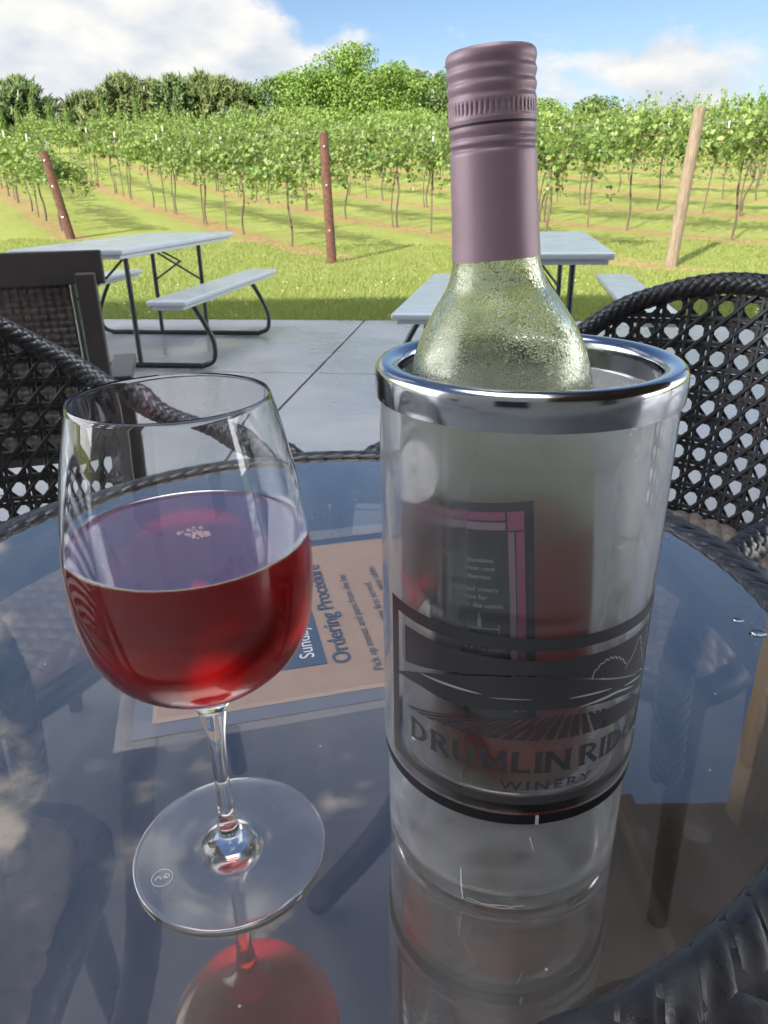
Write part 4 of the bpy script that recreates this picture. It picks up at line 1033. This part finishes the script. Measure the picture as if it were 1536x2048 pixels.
# ------------------------------------------------------------------ grapevines (local x runs along the row)
def vine_meshes(seed, near=True):
    r = np.random.default_rng(seed); C = []; Nn = []; Dd = []; Sz = []
    wood = MB(); zc = 1.40
    tr_ = spline([(0, 0, -.15), (.03 + r.normal(0, .03), .02, .3), (-.04 + r.normal(0, .03), -.02, .75), (.02, .0, zc - .15), (.10, 0, zc)], 6)
    wood.tube(tr_, np.linspace(.022, .016, len(tr_)), 7)
    if r.random() < .6:
        t2_ = spline([(.06, .05, -.1), (.16 + r.normal(0, .04), .03, .4), (.05, .04, .9), (-.12, 0, zc)], 6); wood.tube(t2_, np.linspace(.016, .012, len(t2_)), 6)
    wood.tube([(-1.15, 0, zc - .02), (-.5, .02, zc + .03), (0, 0, zc), (.5, -.02, zc + .02), (1.15, 0, zc - .02)], .014, 6)
    ns = 66 if near else 40
    clump = np.linspace(-1.05, 1.05, 7) + r.normal(0, .1, 7); cw = r.uniform(.08, .22, 7)
    for k in range(ns):
        ci = r.integers(7); x0 = clump[ci] + r.normal(0, cw[ci]); kind = r.random()
        p = np.array([x0, r.normal(0, .05), zc + r.normal(0, .05)])
        d = np.array([r.normal(0, .35), r.normal(0, .45), 1.0]) if kind < .44 else np.array([r.normal(0, .4), r.choice([-1, 1]) * r.uniform(.4, 1.), r.uniform(-.1, .6)])
        d /= np.linalg.norm(d); Ls = r.uniform(.4, .85) if kind < .44 else r.uniform(.3, 1.05)
        stp = .062 if near else .10; m = int(Ls / stp); grav = r.uniform(.01, .03) if kind < .44 else r.uniform(.07, .15)
        shoot = [p.copy()]
        for i in range(m):
            d = d + np.array([r.normal(0, .09), r.normal(0, .09), -grav]); d /= np.linalg.norm(d); p = p + d * stp
            shoot.append(p.copy())
            taper = 1 - .55 * (i / m) ** 2
            for q in range(r.choice([1, 2, 3])):
                side = r.normal(0, 1, 3); side -= d * side.dot(d); side /= np.linalg.norm(side) + 1e-9
                C.append(p + side * r.uniform(.04, .10)); nn = np.array([side[0] * .7, side[1] * 1.0, r.uniform(.1, 1.0)]); Nn.append(nn + r.normal(0, .25, 3))
                Dd.append(side * .6 + np.array([0, 0, -.9]) + r.normal(0, .25, 3)); Sz.append((.092 if near else .125) * r.uniform(.6, 1.3) * taper)
        if near and k % 2 == 0: wood.tube(shoot[::2], .0035, 4, False)
    C = np.array(C)
    fol = leaf_cloud('foliage', C, np.array(Nn), np.array(Dd), np.array(Sz), 'grape', .2)
    wo_ = pyd('trunk', wood.v, wood.f, True); return fol, wo_
near_v = [vine_meshes(100 + i, True) for i in range(5)]; far_v = [vine_meshes(200 + i, False) for i in range(4)]
for f_, w_ in near_v: f_.materials.append(m_vine); w_.materials.append(m_vinewood)
for f_, w_ in far_v: f_.materials.append(m_vine_far); w_.materials.append(m_vinewood)
ROWANG = math.atan2(RDIR[1], RDIR[0])
rows_t = [2.56 - 6.4 + 3.2 * i for i in range(15)]
where = {}
NAMES = ['the far left row', 'the row left of the short dark post', 'the row ending at the short dark post', 'the row ending at the tall dark post', 'the row ending at the pale wooden post', 'the first row behind the pale wooden post', 'the second row behind the pale wooden post', 'the third row behind the pale wooden post', 'the fourth row behind the pale wooden post', 'the fifth row behind the pale wooden post', 'the sixth row behind the pale wooden post', 'the seventh row behind the pale wooden post', 'the eighth row behind the pale wooden post', 'the ninth row behind the pale wooden post', 'the last row below the trees']
ORD = ['first', 'second', 'third', 'fourth', 'fifth', 'sixth', 'seventh', 'eighth', 'ninth', 'tenth', 'eleventh', 'twelfth', 'thirteenth', 'fourteenth', 'fifteenth', 'sixteenth', 'seventeenth', 'eighteenth', 'nineteenth', 'twentieth', 'twenty first', 'twenty second', 'twenty third', 'twenty fourth', 'twenty fifth']
stake_proto = None
def stake_parts():
    b = MB(); b.box((0, 0, .78), (.028, .010, 1.86)); b.box((0, .012, .78), (.008, .024, 1.86))
    t_ = MB(); t_.box((0, 0, 1.78), (.034, .022, .16))
    return b, t_
def in_view(x, y, m=1.5): return y > 5 and abs(x) < y * .56 + m
ctr = 0
r_ = np.random.default_rng(55)
for ri, t in enumerate(rows_t):
    s0 = 21.2 - 1.5 * t + .7
    if ri == 5: s0 = 4.0
    if ri == 4: s0 += 1.5
    s0 = max(s0, -4.0); cnt = 0; kk = 0; s = s0
    while s < 52 - .35 * t:
        x, y = t * PDIR + s * RDIR
        D = math.hypot(x, y); view = in_view(x, y) and 7.5 < D < 47
        if ri >= 8 and D > 43: view = False
        if view:
            near = D < 22
            f_, w_ = (near_v[r_.integers(5)] if near else far_v[r_.integers(4)])
            sc2 = r_.uniform(.90, 1.06) * (.97 if ri < 4 else 1.0 if ri == 4 else 1.16)
            if ri in (2, 3) and cnt == 0: sc2 *= .92
            ve = empty('grapevine', (x, y, float(ground_z(x, y))), ROWANG + (math.pi if r_.random() < .5 else 0),
                       None, 'grapevine', 'grapevines in ' + NAMES[ri])
            ve.scale = (1, r_.uniform(.9, 1.2), sc2)
            if D < 24:
                ve['label'] = f'leafy grapevine, {ORD[cnt]} from the patio in {NAMES[ri]}'.replace('leafy', 'leafy green') 
            else:
                ve['label'] = f'small distant grapevine in {NAMES[ri]}'
            link('trunk', w_, ve); link('foliage', f_, ve); cnt += 1; ctr += 1
        if view and kk % 2 == 1 and D < 34:
            xs_, ys_ = t * PDIR + (s + 1.05) * RDIR
            if in_view(xs_, ys_, .5):
                se = empty('trellis_stake', (xs_, ys_, float(ground_z(xs_, ys_))), ROWANG, None, 'stake', 'steel stakes in ' + NAMES[ri])
                se.rotation_euler = (r_.normal(0, .03), r_.normal(0, .04), ROWANG)
                b_, t_ = stake_parts()
                b_.build('shaft', m_tpost, se); t_.build('white_tip', m_white, se)
                se['label'] = f'thin rusty steel stake with white tip in {NAMES[ri]}'
        kk += 1; s += 2.4
    # wires
    if ri in (2, 3, 4, 5, 6):
        mb = MB()
        for zz in (1.41, 1.85):
            pts = []
            for s in np.arange(s0 - .9, 45, 2.0):
                x, y = t * PDIR + s * RDIR; pts.append((x, y, float(ground_z(x, y)) + zz))
            mb.tube(pts, .0022, 5, False)
        o = mb.build('trellis_wire', m_wire, None); tag(o, f'pair of thin wires carrying the vines of {NAMES[ri]}', 'wire', 'trellis wires')

# row end posts
def end_post(name, base, top, r, mat, label, bolts=True):
    z0 = float(ground_z(base[0], base[1])) - .05
    pe = empty(name, (base[0], base[1], z0), 0, label, 'post'); d = Vector((top[0] - base[0], top[1] - base[1], top[2] - z0))
    mb = MB(); n_ = 14; pts = [d * (i / n_) for i in range(n_ + 1)]
    mb.tube(pts, [r * (1.06 - .1 * i / n_ + random.uniform(-.012, .012)) for i in range(n_ + 1)], 14); mb.build('shaft', mat, pe, True, angle=60)
    if bolts:
        mb = MB()
        for k_ in (.28, .62, .9):
            q = d * k_; m2 = MB(); m2.box((q.x, q.y - r, q.z), (.03, .02, .03)); mb.add(m2.v, m2.f)
        mb.build('wire_clips', m_metalw, pe, bevel=.004)
    return pe
end_post('end_post', (4.15, 11.0, 0), (4.27, 11.0, 1.98), .082, m_greypost, 'pale weathered round wooden post leaning slightly at the row end right of the bottle', False)
end_post('end_post', (-.755, 12.3, 0), (-.80, 12.3, 1.85), .072, m_rust, 'tall dark reddish brown post at the row end left of the bottle')
end_post('end_post', (-6.15, 15.7, 0), (-6.2, 15.7, 1.86), .085, m_rust, 'short dark brown leaning post at the row end above the left picnic table')
bpy.data.objects['end_post.002'].rotation_euler = (0, R_(-7), 0)

# ------------------------------------------------------------------ trees behind the vineyard
def crown_cloud(r, blobs_, per, size, droop=0., flat=1.0, up=.3):
    C = []; Nn = []; Dd = []; Sz = []
    for (c, rad) in blobs_:
        n_ = int(per * rad ** 2); d = unit(r.normal(0, 1, (n_, 3))); rr = rad * r.random(n_) ** .35
        p = np.array(c) + d * rr[:, None] * np.array([1, 1, flat]); C.append(p)
        Nn.append(d * .8 + np.array([0, 0, up]) + r.normal(0, .5, (n_, 3))); Dd.append(d * .5 + np.array([0, 0, -droop]) + r.normal(0, .5, (n_, 3))); Sz.append(size * r.uniform(.6, 1.4, n_))
    return np.concatenate(C), np.concatenate(Nn), np.concatenate(Dd), np.concatenate(Sz)
def broad_tree(x, y, ztop, width, seed, mat, label, name='broadleaf_tree', leaf=.20, per=210):
    r = np.random.default_rng(seed); z0 = float(ground_z(x, y)) - .3; h = ztop - z0
    te = empty(name, (x, y, z0), 0, label, 'tree', 'trees beyond the vineyard')
    bl = []
    for i in range(44):
        a = r.uniform(0, 2 * np.pi); k = r.random(); zz = h * (.22 + .72 * k); rad_env = width / 2 * math.sin(math.pi * (.18 + .74 * k)) ** .7
        rr = rad_env * math.sqrt(r.random()) * .85; br = r.uniform(.14, .24) * width * (1.1 - .5 * k)
        bl.append(((rr * math.cos(a), rr * math.sin(a), min(zz, h - br * .9)), br))
    C, Nn, Dd, Sz = crown_cloud(r, bl, per, leaf, .3, .75)
    tw = MB(); tw.tube(spline([(0, 0, -.3), (.1, 0, h * .2), (-.05, .1, h * .5), (0, 0, h * .8)], 4), np.linspace(.035 * h, .008 * h, 13), 8)
    for (c, br) in bl[::2]: tw.tube([(0, 0, h * .25 + c[2] * .2), (c[0] * .5, c[1] * .5, c[2] * .8), c], [.012 * h, .008 * h, .003 * h], 5)
    tw.build('trunk', m_bark, te, True); link('crown', leaf_cloud('crown', C, Nn, Dd, Sz, 'oval'), te, mat)
def conifer(x, y, ztop, width, seed, mat, label, name='conifer_tree', tiers=26):
    r = np.random.default_rng(seed); z0 = float(ground_z(x, y)) - .3; h = ztop - z0
    te = empty(name, (x, y, z0), 0, label, 'tree', 'trees beyond the vineyard')
    C = []; Nn = []; Dd = []; Sz = []; tw = MB(); tw.tube([(0, 0, -.3), (0, 0, h * .5), (0, 0, h * .97)], [.03 * h, .018 * h, .004 * h], 8)
    nb = tiers * 5
    for i in range(nb):
        k = (i + r.random()) / nb; zz = h * (.10 + .88 * k); L_ = width / 2 * (1 - k) ** .72 * r.uniform(.65, 1.15) + .12; a = i * 2.4 + r.normal(0, .4)
        dirb = np.array([math.cos(a), math.sin(a), .25 + .5 * k]); nseg = max(4, int(L_ / .13)); b0 = np.array([0, 0, zz])
        tw.tube([b0, b0 + dirb * L_ * .9], [.03, .008], 4, False)
        for q in range(nseg):
            f_ = (q + .6) / nseg
            for w_ in range(6):
                p = b0 + dirb * L_ * f_ + r.normal(0, .14, 3) * (1.15 - f_ * .6); C.append(p)
                sd_ = dirb * .8 + r.normal(0, .45, 3) + np.array([0, 0, .75]); Dd.append(sd_); Nn.append(dirb * .5 + r.normal(0, .6, 3)); Sz.append(r.uniform(.26, .62))
    for i in range(9):                                            # side leaders give the crown its spiky top
        a = r.uniform(0, 6.28); rr = r.uniform(.10, .36) * width; top_ = h * r.uniform(.62, .97) * (1 - .35 * rr / width); z1 = top_ - r.uniform(1.4, 2.4); c0 = np.array([rr * math.cos(a), rr * math.sin(a), 0])
        for q in range(190):
            k = r.random() ** .8; zz = z1 + (top_ - z1) * k; R0 = .62 * (1 - k) ** .8 + .03; b = r.uniform(0, 6.28); o_ = np.array([math.cos(b), math.sin(b), 0.])
            C.append(c0 + o_ * R0 * r.uniform(.5, 1) + np.array([0, 0, zz])); Dd.append(o_ * .7 + np.array([0, 0, .9]) + r.normal(0, .25, 3)); Nn.append(o_ + r.normal(0, .5, 3)); Sz.append(r.uniform(.22, .48))
    tw.build('trunk', m_bark, te, True); link('crown', leaf_cloud('crown', np.array(C), np.array(Nn), np.array(Dd), np.array(Sz), 'needle'), te, mat)
CON = [(-24.2, 57.0, 8.3, 6.5, 'spruce'), (-26.5, 56, 7.6, 6, 'spruce'), (-20.2, 58.7, 7.5, 6.0, 'cedar'), (-17.9, 59.4, 8.7, 6.5, 'cedar'), (-16.0, 60.4, 8.4, 6.0, 'cedar'), (-14.3, 59.6, 8.6, 6.0, 'spruce'), (-12.6, 60.6, 8.9, 6.0, 'cedar'), (-11.0, 60.0, 8.5, 6.0, 'cedar'), (-9.8, 61.3, 8.2, 5.5, 'spruce')]
CL = ['dark conifer at the left edge of the photo, right one of a pair', 'dark conifer at the far left edge, cut by the frame', 'brownish green cedar at the left end of the long conifer clump', 'tall pointed cedar, second from the left in the conifer clump', 'brownish cedar, third from the left in the conifer clump', 'greener spruce in the middle of the conifer clump', 'tallest brownish cedar right of the middle of the conifer clump', 'brownish cedar, second from the right in the conifer clump', 'spruce at the right end of the conifer clump beside the broadleaf trees']
for i, (x, y, zt, wd, mk) in enumerate(CON): conifer(x, y, zt, wd, 300 + i, m_cedar if mk == 'cedar' else m_spruce, CL[i])
BR = [(-7.4, 61.8, 9.0, 6.0, m_oakdark, 'dark round broadleaf tree next to the conifer clump'), (-4.9, 61, 9.3, 8.0, m_oak, 'bright green broadleaf tree left of the tallest tree'), (-1.8, 62, 11.0, 8.5, m_oak, 'tallest bright green broadleaf tree left of the bottle'),
      (1.1, 60.5, 9.6, 8.0, m_oak, 'bright green broadleaf tree just left of the bottle capsule'), (3.9, 62, 9.4, 7.5, m_oakdark, 'dark broadleaf tree showing at the left edge of the capsule'), (6.3, 61, 7.4, 5, m_oak, 'broadleaf tree hidden mostly behind the bottle capsule'),
      (12.0, 60.8, 7.2, 3.6, m_oak, 'small round tree just right of the bottle capsule'), (15.9, 60.0, 7.2, 4.2, m_oakdark, 'small dark round tree on the skyline right of the bottle')]
for i, (x, y, zt, wd, mt, lb) in enumerate(BR): broad_tree(x, y, zt, wd, 400 + i, mt, lb)
broad_tree(-8.3, 54.5, 6.3, 6.6, 450, m_willow, 'wide low grey green bush in front of the conifer clump', 'broad_bush', .24, 130)
broad_tree(-13.8, 54, 5.6, 6.0, 451, m_oak, 'low bright green bush below the middle of the conifer clump', 'broad_bush', .26, 120)
broad_tree(-4.2, 54, 6.2, 6.0, 452, m_oak, 'low bright green bush below the tall broadleaf trees', 'broad_bush', .26, 120)
broad_tree(1.5, 54, 6.0, 6.0, 453, m_oak, 'low bright green bush just left of the bottle below the trees', 'broad_bush', .26, 120)
# slim pointed arborvitae
for i in range(11):
    x = -26.5 + i * 1.02 + (1.3 if i > 7 else 0); y = 52.0; r = np.random.default_rng(500 + i); z0 = float(ground_z(x, y)); h = r.uniform(1.5, 2.2) + .4
    te = empty('arborvitae', (x, y, z0), 0, 'slim pointed evergreen in the row of small arborvitae at left', 'evergreen', 'row of small pointed arborvitae'); 
    n_ = 900; k = r.random(n_) ** .8; a = r.uniform(0, 6.28, n_); rad = .42 * (1 - k) ** .7 * r.uniform(.75, 1.05, n_)
    C = np.stack([rad * np.cos(a), rad * np.sin(a), k * h * 1.05], 1); d = np.stack([np.cos(a), np.sin(a), np.full(n_, .4)], 1)
    link('crown', leaf_cloud('crown', C, d + r.normal(0, .3, (n_, 3)), np.tile([0, 0, 1.], (n_, 1)) + r.normal(0, .25, (n_, 3)), r.uniform(.16, .3, n_), 'needle'), te, m_arbor)
    mb = MB(); mb.tube([(0, 0, -.1), (0, 0, h * .8)], [.05, .01], 6); mb.build('trunk', m_bark, te, True)
print('vines', ctr)
